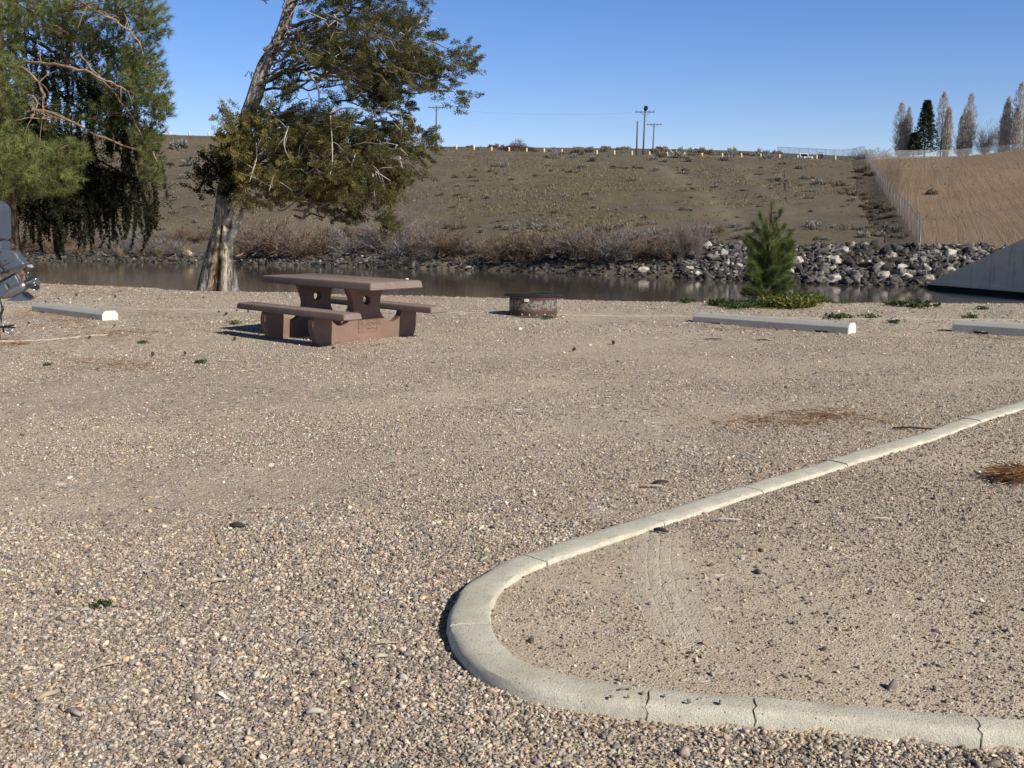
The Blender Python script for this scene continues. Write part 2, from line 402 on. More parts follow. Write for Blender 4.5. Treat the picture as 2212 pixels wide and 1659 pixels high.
B = [stones(70000, 2.4, 9.6, .0075, lambda X, Y: inpoly(X, Y, ISLAND_IN) & ~((abs(X-np.interp(Y, ty_, tx_)) < .13) & (Y < ty_[-1]) & (Y > ty_[0])) & (patchy(X, Y, .05, .8, 9) | (RNG.random(X.shape) < .4)), .45),
     stones(200000, 2.5, 5.5, .0056, lambda X, Y: inpoly(X, Y, ISLAND_IN) & ~((abs(X-np.interp(Y, ty_, tx_)) < .12) & (Y < ty_[-1]) & (Y > ty_[0]) & (RNG.random(X.shape) < .75)) & ((RNG.random(X.shape) < .22+.7*np.clip((np.hypot((X-.55)/1.1, (Y-3.5)/.9)-.75)*1.6, 0, 1)) | (patchy(X, Y, -.12, .5, 19))), .35), stones(110000, 5.5, 9.7, .0075, lambda X, Y: inpoly(X, Y, ISLAND_IN), .35), stones(1500, 2.4, 9.6, .015, lambda X, Y: inpoly(X, Y, ISLAND_IN) & patchy(X, Y, .3, .8, 9), .3)]
B = [np.concatenate([a[i] for a in B]) for i in range(4)]; B[3][:, :3] *= np.where(RNG.random((len(B[3]), 1)) < .12+.22*np.clip((np.hypot((B[0][:, :1]-.55)/1.1, (B[0][:, 1:2]-3.5)/.9)-.75), 0, 1), .45, 1.0)
tag(scatter('fine_gravel', *B, PEB), 'fine sandy gravel spread inside the concrete curb', 'gravel', kind='stuff')

# ================================================================== CURB
cm = M('curb_concrete', .85, .2); cv = cm.pos()
cg = cm.noise(cv, 330, 3, .8); cb = cm.noise(cv, 5, 5, .65)
cc = cm.mix(cm.ramp(cb, [(.3, 0), (.7, 1)]), (.64, .605, .49), (.84, .80, .67))
cc = cm.mix(cm.ramp(cg, [(.36, .9), (.5, 0)]), cc, (.38, .355, .28)); cc = cm.mix(cm.ramp(cm.noise(cv, 22, 5, .7), [(.35, .5), (.5, 0)]), cc, (.50, .47, .38))
pit = cm.vor(cv, 45); cc = cm.mix(cm.ramp(pit.outputs['Distance'], [(.07, 1), (.13, 0)]), cc, (.16, .15, .12))
cm.base(cc); cn_ = cm.bump(cm.noise(cv, 120, 4, .8), .9, .006); cm.bump(cm.ramp(pit.outputs['Distance'], [(.05, 0), (.16, 1)]), .5, .004, cn_)
curb = tag(empty('concrete_curb', (CURB[len(CURB)//2].x, CURB[len(CURB)//2].y, 0)), 'pale concrete curb bending around the sandy gravel island', 'curb')
def nearest(px, py):
    q = gp(px, py, zc); return min(range(len(CURB)), key=lambda i: (CURB[i].x-q[0])**2+(CURB[i].y-q[1])**2)
_j = [(2000+x/1.0553, 1500+y/1.0553) for x, y in [(2028, 195), (1790, 280), (1470, 375), (1115, 487), (700, 620), (200, 790)]]
_j = [(x/1.8517, y/1.8517) for x, y in _j]+[(1062, 1345), (1405, 1486), (1622, 1505), (2110, 1549)]
J = [0]+sorted(nearest(*q) for q in _j)+[len(CURB)-1]
def cwf(i):
    return 1-.36*min(max((i-nearest(1057, 1330))/40, 0), 1)
prof = [(-.002, -.15), (-.003, .036), (.001, .046), (.008, .050), (.05, .0515), (.10, .051), (.122, .049), (.138, .042), (.148, .028), (.153, 0), (.157, -.15)]
for k in range(len(J)-1):
    a, b = J[k], J[k+1]
    if b-a < 3: continue
    gap = .0038 if k < 8 else .0028
    bm = bmesh.new(); rings = []; rr = random.Random(k)
    idxs = list(range(a, b+1))
    dz = rr.uniform(-.003, .003)
    for ii, i in enumerate(idxs):
        t = (CURB[min(i+1, len(CURB)-1)]-CURB[max(i-1, 0)]).normalized()
        off = gap if ii == 0 else (-gap if ii == len(idxs)-1 else 0)
        ring = []
        for q, (u, z) in enumerate(prof):
            jag = 0
            if off: jag = (.0010 if k < 7 else .005)*math.sin(q*2.3+k*(1 if off > 0 else 1)+(0 if off > 0 else 1))+.002*math.sin(q*5.1)
            wv = .0025*math.sin(i*.9+q)*math.sin(i*.37) if 0 < q < 10 else 0; wv += .0035*math.sin(i*.13+1)+(rr.gauss(0, .0011) if 0 < q < 10 else 0)
            p = CURB[i]+CN[i]*(u*cwf(i)+wv)+t*(off+jag)
            ring.append(bm.verts.new((p.x, p.y, z+dz+(.0015*math.sin(i*.6+q*.8) if z > 0 else 0))))
        rings.append(ring)
    for r0, r1 in zip(rings, rings[1:]):
        for q in range(len(prof)-1): bm.faces.new((r0[q], r0[q+1], r1[q+1], r1[q]))
    bm.faces.new(rings[0]); bm.faces.new(rings[-1][::-1])
    me = bm_mesh('curb_section', bm, smooth=False)
    o = link('curb_section', me, cm.m, curb); o.matrix_parent_inverse = Matrix.Translation(-curb.location)
    me.shade_smooth(); me.set_sharp_from_angle(angle=R(32))

# ================================================================== PICNIC TABLE
tm = M('side_shaded_brown_concrete', .8, .25); tv = tm.coord()
tn = tm.noise(tv, 3, 6, .7); tg = tm.noise(tv, 140, 3, .8)
tcol = tm.mix(tm.ramp(tn, [(.3, 0), (.7, 1)]), (.215, .132, .098), (.30, .195, .148))
tcol = tm.mix(tm.ramp(tg, [(.35, .35), (.6, 0)]), tcol, (.14, .085, .065)); tcw_ = tm.n('ShaderNodeTexCoord'); tsx = tm.n('ShaderNodeSeparateXYZ'); tm.l(tcw_.outputs['Normal'], tsx.inputs[0]); tcol = tm.mix(tm.ramp(tm.math('ABSOLUTE', tsx.outputs['Y']), [(.35, 0), (.75, .55)]), tcol, (.085, .055, .046)); tm.base(tcol); tm.bump(tg, .25, .002)  # faces along the local Y normal darkened: shade painted into the colour
tm2 = M('weathered_side_shaded_concrete', .85, .2); tv = tm2.coord(); tn = tm2.noise(tv, 2.2, 6, .7); tg = tm2.noise(tv, 160, 3, .8)
tcol = tm2.mix(tm2.ramp(tn, [(.3, 0), (.7, 1)]), (.215, .160, .140), (.29, .225, .20))
tst = tm2.noise(tm2.coord(scale=(.6, 1, 1)), 9, 6, .75); tcol = tm2.mix(tm2.ramp(tst, [(.52, 0), (.66, .5)]), tcol, (.40, .34, .31)); tcol = tm2.mix(tm2.ramp(tg, [(.35, .35), (.6, 0)]), tcol, (.17, .115, .095)); tcw_ = tm2.n('ShaderNodeTexCoord'); tsx = tm2.n('ShaderNodeSeparateXYZ'); tm2.l(tcw_.outputs['Normal'], tsx.inputs[0]); tcol = tm2.mix(tm2.ramp(tm2.math('ABSOLUTE', tsx.outputs['Y']), [(.35, 0), (.75, .55)]), tcol, (.085, .055, .046)); tm2.base(tcol); tm2.bump(tg, .25, .002)  # pale weathering blotches; long sides darkened as painted shade
table = tag(empty('picnic_table', TC, TT), 'brown concrete picnic table with two attached benches on gravel', 'picnic table')
def slab(name, y0, y1, L, zt, th, flare):
    bm = bmesh.new(); n = 12; top = []; bot = []
    def ring(z, e, r):
        pts = []
        for sx, sy, a0 in ((1, 1, 0), (-1, 1, 90), (-1, -1, 180), (1, -1, 270)):
            for q in range(4):
                a = R(a0+30*q); pts.append((sx*(L+e-r)+r*math.cos(a), (y1+e-r if sy > 0 else y0-e+r)+r*math.sin(a), z))
        return [bm.verts.new(p) for p in pts]
    rs = [ring(zt-th, flare-.01, .02), ring(zt-th+.01, flare, .02), ring(zt-.02, .004, .02), ring(zt-.007, -.004, .02), ring(zt, -.016, .02)]
    for a, b in zip(rs, rs[1:]):
        m_ = len(a)
        for i in range(m_): bm.faces.new((a[i], a[(i+1) % m_], b[(i+1) % m_], b[i]))
    bm.faces.new(rs[0][::-1]); bm.faces.new(rs[-1])
    me = bm_mesh(name, bm, smooth=True); me.set_sharp_from_angle(angle=R(28)); return me
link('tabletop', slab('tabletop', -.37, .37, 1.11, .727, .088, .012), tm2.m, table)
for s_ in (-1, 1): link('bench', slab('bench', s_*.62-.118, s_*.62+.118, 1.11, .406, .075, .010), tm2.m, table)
half = [(.26, .638), (.24, .58), (.215, .53), (.198, .47), (.19, .40), (.20, .34), (.235, .28), (.29, .235), (.34, .212), (.385, .207), (.43, .222), (.47, .25), (.505, .29), (.52, .33), (.735, .33), (.755, .29), (.762, .24), (.757, .18), (.74, .12), (.715, .05), (.69, 0), (.67, -.08)]
outline = half+[(-b, z) for b, z in half[::-1]]
def support(x0, x1):
    bm = bmesh.new(); hc, hr, hn = (0, .486), .054, 24
    hole = [(hc[0]+hr*math.cos(2*math.pi*i/hn), hc[1]+hr*math.sin(2*math.pi*i/hn)) for i in range(hn)]
    for x, fl in ((x0, True), (x1, False)):
        vo = [bm.verts.new((x, b, z)) for b, z in outline]; vh = [bm.verts.new((x, b, z)) for b, z in hole]
        eo = [bm.edges.new((vo[i], vo[(i+1) % len(vo)])) for i in range(len(vo))]
        eh = [bm.edges.new((vh[i], vh[(i+1) % hn])) for i in range(hn)]
        bmesh.ops.triangle_fill(bm, use_beauty=True, edges=eo+eh)
        if fl: A0, H0 = vo, vh
        else:
            for p, q in ((A0, vo), (H0, vh)):
                for i in range(len(p)): bm.faces.new((p[i], p[(i+1) % len(p)], q[(i+1) % len(p)], q[i]))
    me = bm_mesh('support', bm); return me
for x in (-.55, .45):
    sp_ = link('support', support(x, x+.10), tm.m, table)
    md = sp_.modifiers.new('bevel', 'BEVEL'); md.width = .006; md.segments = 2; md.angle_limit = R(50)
# raised maker's panel on the near support
pl = bmesh.new()
for c_, s_ in (((.553, .005, .118), (.006, .275, .006)), ((.553, .005, .302), (.006, .275, .006)), ((.553, .139, .21), (.006, .006, .19)), ((.553, -.129, .21), (.006, .006, .19))): bx(pl, c_, s_, bev=.001, seg=1)
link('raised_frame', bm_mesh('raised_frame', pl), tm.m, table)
def textmesh(txt, size, ext, align='LEFT', bold=0.0):
    cu = bpy.data.curves.new('lettering', 'FONT'); cu.body = txt; cu.size = size; cu.extrude = ext; cu.align_x = align; cu.offset = bold; cu.resolution_u = 3
    o = bpy.data.objects.new('lettering', cu); COL.objects.link(o); bpy.context.view_layer.update()
    me = bpy.data.meshes.new_from_object(o.evaluated_get(bpy.context.evaluated_depsgraph_get()))
    bpy.data.objects.remove(o); me.name = 'lettering'; return me
for txt, size, y, z in (('IDAHO', .062, -.015, .246), ('POWER.', .062, -.015, .188), ('An IDACORP Company', .0165, -.015, .148)):
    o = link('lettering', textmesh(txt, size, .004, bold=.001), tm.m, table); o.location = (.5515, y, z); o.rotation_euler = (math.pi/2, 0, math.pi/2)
lg = bmesh.new()
tube(lg, [(.552, -.12, .165), (.552, -.03, .165)], .004, 4); tube(lg, [(.552, -.12, .27), (.552, -.03, .27)], .004, 4)
tube(lg, [(.552, -.12, .26), (.552, -.095, .257), (.552, -.08, .235), (.552, -.065, .205), (.552, -.045, .193), (.552, -.03, .193)], .0045, 4)
tube(lg, [(.552, -.12, .225), (.552, -.10, .215), (.552, -.085, .19), (.552, -.06, .178), (.552, -.03, .178)], .0035, 4)
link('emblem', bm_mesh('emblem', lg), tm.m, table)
# white dropping / pebble on the tabletop
bm = bmesh.new(); bmesh.ops.create_icosphere(bm, subdivisions=2, radius=.018)
for v in bm.verts: v.co.z *= .6; v.co.x *= 1.2
q = gp(882, 602.5, .735)
white = simple('white_stone', (.75, .74, .7), (.85, .84, .8), 30)
tag(link('white_pebble', bm_mesh('white_pebble', bm, True), white, loc=(q[0]-.01, q[1]-.06, .737)), 'tiny white pebble lying on the picnic tabletop', 'pebble')

# ================================================================== WHEEL STOPS
wm = M('stop_concrete', .8, .2); wv = wm.coord(); wn = wm.noise(wv, 5, 6, .7); wg = wm.noise(wv, 200, 3, .8)
wc = wm.mix(wm.ramp(wn, [(.3, 0), (.75, 1)]), (.43, .415, .385), (.56, .545, .50)); wc = wm.mix(wm.ramp(wg, [(.3, .5), (.5, 0)]), wc, (.3, .3, .29))
wm.base(wc); wm.bump(wg, .3, .003)
we = simple('pale_concrete_end', (.68, .66, .60), (.80, .78, .73), 25, bump=.5, bd=.01)
darkm = simple('dark_hole', (.03, .03, .03), (.05, .045, .04), 20)
sec = [(-.122, 0), (-.122, .085), (-.075, .134), (.075, .134), (.122, .085), (.122, 0)]
def wheel_stop(end, L, label, num=None):
    t = tag(empty('wheel_stop', (end[0], end[1], gzs(*end)*.6), -.711), label, 'wheel stop', 'concrete wheel stops on the gravel')
    bm = bmesh.new(); xs = [-L, -L+.30, -L+.48, -L*.30, -L*.30+.16, 0]; prev = None
    xs = [-L, -L+.26, -L+.44, -.44, -.26, 0]
    for i in range(len(xs)-1):
        slot = i in (1, 3); z0 = .022 if slot else -.03
        s2 = [(-.122, z0), *sec[1:5], (.122, z0)]
        a = [bm.verts.new((xs[i], b, z)) for b, z in s2]; c = [bm.verts.new((xs[i+1], b, z)) for b, z in s2]
        for q in range(6): bm.faces.new((a[q], a[(q+1) % 6], c[(q+1) % 6], c[q]))
        if i == 0: bm.faces.new(a)
        if i == 4: bm.faces.new(c[::-1])
        if slot:
            for x in (xs[i], xs[i+1]):
                v = [bm.verts.new((x, b, z)) for b, z in ((-.122, -.03), (-.122, .022), (.122, .022), (.122, -.03))]; bm.faces.new(v)
    bmesh.ops.remove_doubles(bm, verts=bm.verts, dist=1e-5)
    o = link('body', bm_mesh('body', bm), wm.m, t)
    md = o.modifiers.new('bevel', 'BEVEL'); md.width = .006; md.segments = 2; md.angle_limit = R(30)
    bm = bmesh.new(); v = [bm.verts.new((.004, b*.975, z*.975+.001)) for b, z in sec]; bm.faces.new(v[::-1]); link('end_face', bm_mesh('end_face', bm), we, t)
    for x in (-.22, -L+.22):
        bm = bmesh.new(); bmesh.ops.create_circle(bm, cap_ends=True, radius=.02, segments=16)
        bmesh.ops.translate(bm, vec=(x, 0, .1385), verts=bm.verts); link('pin_hole', bm_mesh('pin_hole', bm), darkm, t)
    if num:
        o = link('number', textmesh(num, .085, .0006, 'CENTER'), simple('faded_yellow_paint', (.62, .55, .25), (.5, .48, .36), 40), t)
        o.location = (-L*.5-.02, -.121, .088); o.rotation_euler = (R(47), 0, 0)
    return t
wheel_stop((-5.70, 14.33), 2.2, 'leftmost concrete wheel stop with bright white end beside pine needles')
wheel_stop((4.29, 12.72), 2.23, 'middle concrete wheel stop in front of the young pine', '5')
q = gp((2600+1785/1.4786)/1.8517, (1050+402/1.4786)/1.8517)
wheel_stop((q[0]+.08+2.2*math.cos(.711), q[1]+.09-2.2*math.sin(.711)), 2.2, 'rightmost concrete wheel stop running out of the frame')

# ================================================================== EDGING STRIPS
em = simple('pale_edging', (.42, .38, .31), (.55, .50, .42), 12, bump=.3)
def strip(name, pts, wid, label):
    P = catmull([gp(x/1.8517, y/1.8517) for x, y in pts], 14); bm = bmesh.new(); pr = []
    rr = random.Random(3)
    for i, p in enumerate(P):
        d = (P[min(i+1, len(P)-1)]-P[max(i-1, 0)]).normalized(); n = Vector((-d.y, d.x, 0)); w_ = wid*rr.uniform(.75, 1.1)
        z = gzs(p.x, p.y)+rr.uniform(.010, .020)
        pr.append([bm.verts.new((p.x+n.x*u, p.y+n.y*u, z+h)) for u, h in ((-w_, -.05), (-w_, 0), (w_, 0), (w_, -.05))])
    for a, b in zip(pr, pr[1:]):
        for q in range(3): bm.faces.new((a[q], a[q+1], b[q+1], b[q]))
    tag(link(name, bm_mesh(name, bm), em), label, 'edging')
strip('edging_strip', [(-700, 1214), (22, 1225), (500, 1237), (730, 1240), (1290, 1248), (1790, 1256), (2600, 1264.5), (3300, 1274), (4096, 1284), (4700, 1291)], .035, 'long pale edging line crossing the gravel behind the table')
strip('edging_strip', [(-500, 1400), (0, 1368), (150, 1362), (330, 1346), (430, 1338)], .012, 'short pale edging line left of the picnic table')

# ================================================================== FIRE RING
ctr = gp(2132/1.8517, 1262/1.8517); FRX, FRY = ctr[0], ctr[1]
Rr = .355
fr = tag(empty('fire_ring', (FRX, FRY, 0)), 'rusty steel fire ring with black cooking grate on gravel', 'fire ring')
rm = M('rusty_steel', .75, .3); rv = rm.coord()
rp = rm.noise(rv, 26, 6, .75); rz = rm.n('ShaderNodeSeparateXYZ'); rm.l(rv, rz.inputs[0])
band = rm.ramp(rz.outputs['Z'], [(.08, 0), (.13, 1), (.235, 1), (.26, 0)])
rust = rm.mix(rm.ramp(rm.noise(rv, 8, 5), [(.3, 0), (.7, 1)]), (.065, .033, .025), (.12, .062, .045))
mask = rm.math('MULTIPLY', rm.ramp(rp, [(.46, 0), (.52, 1)]), band); rm.base(rm.mix(mask, rust, (.25, .245, .22))); rm.bump(rp, .3, .004)
bm = bmesh.new(); n = 64; loops = []
for rad, z in ((Rr, -.02), (Rr, .285), (Rr-.008, .285), (Rr-.008, -.02)):
    loops.append([bm.verts.new((rad*math.cos(2*math.pi*i/n), rad*math.sin(2*math.pi*i/n), z)) for i in range(n)])
for a, b in zip(loops, loops[1:]):
    for i in range(n): bm.faces.new((a[i], a[(i+1) % n], b[(i+1) % n], b[i]))
link('ring', bm_mesh('ring', bm, smooth=True), rm.m, fr).data.set_sharp_from_angle(angle=R(40))
bk = simple('blackened_steel', (.012, .012, .013), (.03, .027, .025), 30, rough=.6)
bm = bmesh.new()
for i in range(-10, 11):
    x = i*.031; l = math.sqrt(max(.34**2-x*x, .01)); tube(bm, [(x, -l, .302), (x, l, .302)], .006, 6)
tube(bm, [(.36*math.cos(a), .36*math.sin(a), .302) for a in np.linspace(0, 2*math.pi, 41)], .011, 6, cap=False)
tube(bm, [(-.43, -.12, .318), (-.39, -.14, .312), (.39, -.14, .305), (.44, -.12, .302)], .013, 8)
tube(bm, [(-.40, .1, .312), (.41, .1, .303)], .010, 8)
link('grate', bm_mesh('grate', bm, smooth=True), bk, fr)
bm = bmesh.new(); bx(bm, (-.10, -Rr+.008, .252), (.075, .006, .042), bev=.004); link('tag', bm_mesh('tag', bm), simple('grey_tag', (.5, .47, .43), (.6, .57, .52), 30), fr)
for a in (-155, -118, -82, -62, -40, -100):
    bm = bmesh.new(); bmesh.ops.create_icosphere(bm, subdivisions=2, radius=.011)
    bmesh.ops.translate(bm, vec=(Rr*math.cos(R(a)), Rr*math.sin(R(a)), .035+.01*math.sin(a)), verts=bm.verts)
    link('bolt', bm_mesh('bolt', bm, True), we, fr)
fl = simple('bent_steel', (.10, .095, .10), (.17, .15, .15), 20, rough=.5, bump=.3)
bm = bmesh.new()
def quad(bm, pts): bm.faces.new([bm.verts.new(p) for p in pts])
quad(bm, [(-.05, -.36, .03), (.10, -.50, .045), (.20, -.56, .0), (-.05, -.47, .0)])
quad(bm, [(.10, -.50, .045), (-.05, -.36, .03), (.30, -.30, .045), (.28, -.44, .05)])
quad(bm, [(.28, -.44, .05), (.30, -.30, .045), (.36, -.36, .0), (.31, -.48, -.005)])
quad(bm, [(-.5, -.25, .008), (-.2, -.50, .012), (.02, -.47, .03), (-.12, -.34, .03)])
fo = link('bent_flange', bm_mesh('bent_flange', bm), fl, fr); md = fo.modifiers.new('thick', 'SOLIDIFY'); md.thickness = .004

# ================================================================== WATER + FAR TERRAIN
WZ = -3.5
def kx(x): return (x-CX)/F                        # column -> lateral slope t = X/(forward); close to X/Y scaled
# terrain is described per column t = X/Y, columns given in 2212 px measured near the horizon row
def t_of(px, py=480):
    d = ray(px, py); return d[0]/d[1]
ROW = dict(
 shore=[(-900, 548), (100, 563), (417, 568.5), (700, 575), (1042, 584), (1338, 596), (1710, 611), (2000, 619), (2212, 624), (3100, 640)],
 rock=[(-900, 540), (100, 548), (600, 556), (1000, 560), (1300, 560), (1460, 566), (1530, 530), (1700, 540), (1900, 537), (2212, 535), (3100, 545)],
 bench=[(-900, 500), (100, 505), (600, 500), (1000, 503), (1400, 505), (1530, 515), (1900, 527), (2212, 527), (3100, 530)],
 crest=[(-900, 285), (350, 292), (450, 295), (900, 318), (950, 322), (1252, 334), (1500, 339), (1650, 342), (1800, 346), (1870, 346), (1930, 342), (2050, 340), (2120, 333), (2212, 322), (2400, 305), (3100, 300)],
 sky=[(-900, 285), (350, 292), (450, 295), (900, 316), (1100, 318), (1300, 320), (1450, 322), (1600, 326), (1700, 331), (1870, 339), (1930, 338), (2050, 338), (2120, 334), (2212, 325), (2400, 315), (3100, 310)])
_cols = np.linspace(-900, 3100, 321); _t = np.array([t_of(c) for c in _cols])
_prof = []
for c in _cols:
    r = {k: float(np.interp(c, [p[0] for p in v], [p[1] for p in v])) for k, v in ROW.items()}
    Ys = gp(c, r['shore'], WZ)[1]
    raw = np.clip((c-1880)/60, 0, 1); rr_ = np.clip((c-1470)/50, 0, 1)
    Yr = Ys+3+5*rr_; Yb = Ys+13; Yc = 195
    zr = zrow(r['rock'], Yr, c); zb = max(zrow(r['bench'], Yb, c), zr+.1)
    zcr = zrow(r['crest'], Yc, c)
    zm = zb+(zcr-zb)*.52; Ym = Yb+(Yc-Yb)*.55
    if raw > 0:    # raw earth bank: steeper, with a bench near its top
        Ym = Ym*(1-raw)+158*raw; zm = zm*(1-raw)+zrow(366, 158, c)*raw
    zs_ = zrow(r['sky'], 290, c)
    _prof.append(([Ys-9, Ys, Yr, Yb, Ym, Yc-4, Yc, Yc+8, 290, 700], [WZ-3, WZ, zr, zb, zm, zcr-.15, zcr, zcr+.02, zs_, zs_-10]))
PY = np.array([p[0] for p in _prof]); PZ = np.array([p[1] for p in _prof])
def tz(X, Y, detail=True):
    X = np.atleast_1d(np.asarray(X, float)); Y = np.atleast_1d(np.asarray(Y, float)); t = X/Y
    f = np.clip((np.interp(t, _t, np.arange(len(_t)))), 0, len(_t)-1.001); i = f.astype(int); a = f-i
    def pz(idx):
        out = np.empty(len(X))
        ys = PY[idx]; zs = PZ[idx]
        k = np.clip((ys < Y[:, None]).sum(1), 1, ys.shape[1]-1); r_ = np.arange(len(X))
        y0, y1, z0, z1 = ys[r_, k-1], ys[r_, k], zs[r_, k-1], zs[r_, k]
        return z0+(z1-z0)*np.clip((Y-y0)/(y1-y0), 0, 1)
    z = pz(i)*(1-a)+pz(i+1)*a
    if detail:
        d = np.clip((z+3.2)/3, 0, 1)
        z = z+d*(.9*vnoise(X, Y, 19, 21)+.35*vnoise(X, Y, 6, 22)*1+.12*vnoise(X, Y, 2, 23))*np.clip((190-Y)/30, .15, 1)
    return z
def tzs(x, y): return float(tz([x], [y])[0])
def hit(px, py, y0=60, y1=420):
    d = ray(px, py); Ys = np.linspace(y0, y1, 900); X = d[0]/d[1]*Ys; Z = H+d[2]/d[1]*Ys
    g = tz(X, Ys); k = np.where(Z <= g)[0]
    k = k[0] if len(k) else int(np.argmin(Z-g))
    return (float(X[k]), float(Ys[k]), float(g[k]))
tcols = np.linspace(_t[0], _t[-1], 520); tys = np.concatenate([np.arange(60, 135, .8), np.arange(135, 215, 1.1), np.arange(215, 300, 5), np.linspace(300, 700, 12)])
TX = (tcols[None, :]*tys[:, None]); TY = np.repeat(tys[:, None], len(tcols), 1); TZ = tz(TX.ravel(), TY.ravel())
nx, ny = len(tcols), len(tys); I, Jj = np.meshgrid(np.arange(nx-1), np.arange(ny-1)); a = (Jj*nx+I).ravel()
# masks: R raw earth bank, G green/olive growth, B pale gravel tracks
pxcol = np.interp(TX.ravel()/TY.ravel(), _t, _cols)
X_, Y_ = TX.ravel(), TY.ravel()
FENCEB = [(1862, 340), (1869, 348), (1890, 386), (1915, 425), (1940, 461), (1962, 493), (1985, 527), (1984, 585)]
fpts = [hit(x, y) for x, y in FENCEB]
bx_ = np.interp(Y_, [p[1] for p in fpts[::-1]], [p[0]/p[1] for p in fpts[::-1]])
rawm = np.clip((X_/Y_-bx_)*400/1.5+.5, 0, 1)
frac = np.clip((Y_-100)/95, 0, 1)
def blob(px, py, rx, ry):
    # soft ellipse in plan, centred where the sight line meets the slope
    h = hit(px, py); return np.exp(-(((X_-h[0])/rx)**2+((Y_-h[1])/ry)**2))
green = .55*blob(1300, 400, 14, 22)+.7*blob(1200, 480, 16, 10)+.6*blob(1400, 420, 10, 16)+.5*blob(1780, 350, 5, 5)+.6*blob(1050, 470, 12, 8)+.4*blob(300, 480, 14, 8)+.5*blob(1640, 500, 9, 7)
green = np.clip(green*(.55+2.4*vnoise(X_, Y_, 6, 31)+1.6*vnoise(X_, Y_, 2.2, 32)), 0, 1)
def track(pts, wid):
    H_ = [hit(x, y) for x, y in pts]; out = np.zeros(len(X_))
    for p, q in zip(H_, H_[1:]):
        ax, ay, bx2, by2 = p[0], p[1], q[0], q[1]; L2 = (bx2-ax)**2+(by2-ay)**2+1e-6
        s_ = np.clip(((X_-ax)*(bx2-ax)+(Y_-ay)*(by2-ay))/L2, 0, 1); d = np.hypot(X_-ax-s_*(bx2-ax), Y_-ay-s_*(by2-ay))
        out = np.maximum(out, np.exp(-(d/wid)**2))
    return out
pale = .9*track([(920, 322), (1252, 332), (1500, 337), (1700, 342)], 1.4)+np.clip(1+1.6*vnoise(X_, Y_, 3, 33), 0, 1)*.38*np.clip(track([(1430, 362), (1500, 405), (1570, 470), (1620, 505)], 1.6)+.7*track([(1600, 360), (1650, 410), (1690, 450)], 1.1)+.7*track([(1190, 340), (1180, 372)], .8)+.7*track([(1700, 460), (1680, 500)], 1.2)+1.3*blob(1150, 530, 14, 4)+2.2*blob(690, 490, 6, 5)+1.2*blob(760, 497, 4, 3)+.7*blob(1130, 508, 9, 2.5)+.5*blob(400, 490, 14, 3), 0, 1)
tm_ = mesh_np('hillside', np.stack([X_, Y_, TZ], 1), np.stack([a, a+1, a+nx+1, a+nx], 1), col=np.stack([rawm, green, pale], 1), smooth=True)
hm = M('hill_soil', .95, .1); hv = hm.pos(); at_ = hm.attr('col'); hs = hm.n('ShaderNodeSeparateColor'); hm.l(at_.outputs['Color'], hs.inputs[0])
n1 = hm.noise(hv, .25, 6, .65); n2 = hm.noise(hv, 2.2, 5, .75); n3 = hm.noise(hv, 9, 3, .8)
soil = hm.mix(hm.ramp(n1, [(.35, 0), (.65, 1)]), (.138, .116, .09), (.188, .158, .12))
soil = hm.mix(hm.ramp(n2, [(.50, 0), (.68, .7)]), soil, (.26, .22, .165))
soil = hm.mix(hm.ramp(n3, [(.34, .75), (.5, 0)]), soil, (.075, .06, .042))
grn = hm.mix(hm.ramp(n2, [(.4, 0), (.6, 1)]), (.12, .115, .055), (.22, .19, .09))
c = hm.mix(hm.math('MULTIPLY', hs.outputs[1], hm.ramp(n2, [(.35, .25), (.6, 1)])), soil, grn)
pl_ = hm.mix(hm.ramp(n3, [(.35, 0), (.6, 1)]), (.22, .17, .115), (.42, .36, .27))
c = hm.mix(hm.math('MULTIPLY', hs.outputs[2], .85), c, pl_)
rv0 = hm.pos(rot=(0, 0, R(21))); rmp = hm.n('ShaderNodeMapping'); rmp.inputs['Scale'].default_value = (1, .03, .05); hm.l(rv0, rmp.inputs[0]); rill = hm.noise(rmp.outputs[0], 1.3, 6, .75, 1.2)
rawc = hm.mix(hm.ramp(n3, [(.35, 0), (.65, 1)]), (.21, .155, .108), (.32, .24, .17))
rawc = hm.mix(hm.ramp(n1, [(.45, 0), (.7, .6)]), rawc, (.27, .185, .105))
rawc = hm.mix(hm.ramp(rill, [(.36, .35), (.46, 0)]), rawc, (.13, .09, .06)); rawc = hm.mix(hm.ramp(rill, [(.54, 0), (.64, .25)]), rawc, (.36, .28, .20))
c = hm.mix(hs.outputs[0], c, rawc); hm.base(c)
bn = hm.bump(n2, .7, .25); bn = hm.bump(n3, .6, .08, bn)
hmx = hm.n('ShaderNodeMix', data_type='FLOAT'); hm.l(hs.outputs[0], hmx.inputs[0]); hmx.inputs[2].default_value = .5; hm.l(rill, hmx.inputs[3])
hm.bump(hmx.outputs[0], .55, .45, bn)
tag(link('hillside', tm_, hm.m), 'bare brown hillside rising beyond the water', 'hillside', kind='structure')

wt = M('water', .04, .5); wt.b.inputs['IOR'].default_value = 1.33; wt.base((.085, .074, .058))
wv = wt.pos(scale=(.35, 1.3, 1)); w1 = wt.noise(wv, .9, 4, .6); w2 = wt.noise(wt.pos(scale=(.5, 1.6, 1)), 3.2, 3, .6)
calm = wt.noise(wt.pos(), .02, 2)
b1 = wt.bump(w1, .16, .05); wt.bump(w2, .12, .02, b1)
bm = bmesh.new(); quad(bm, [(-400, 24, WZ), (400, 24, WZ), (400, 260, WZ), (-400, 260, WZ)])
tag(link('water', bm_mesh('water', bm), wt.m), 'still dark brown river water below the gravel bank', 'water', kind='structure')

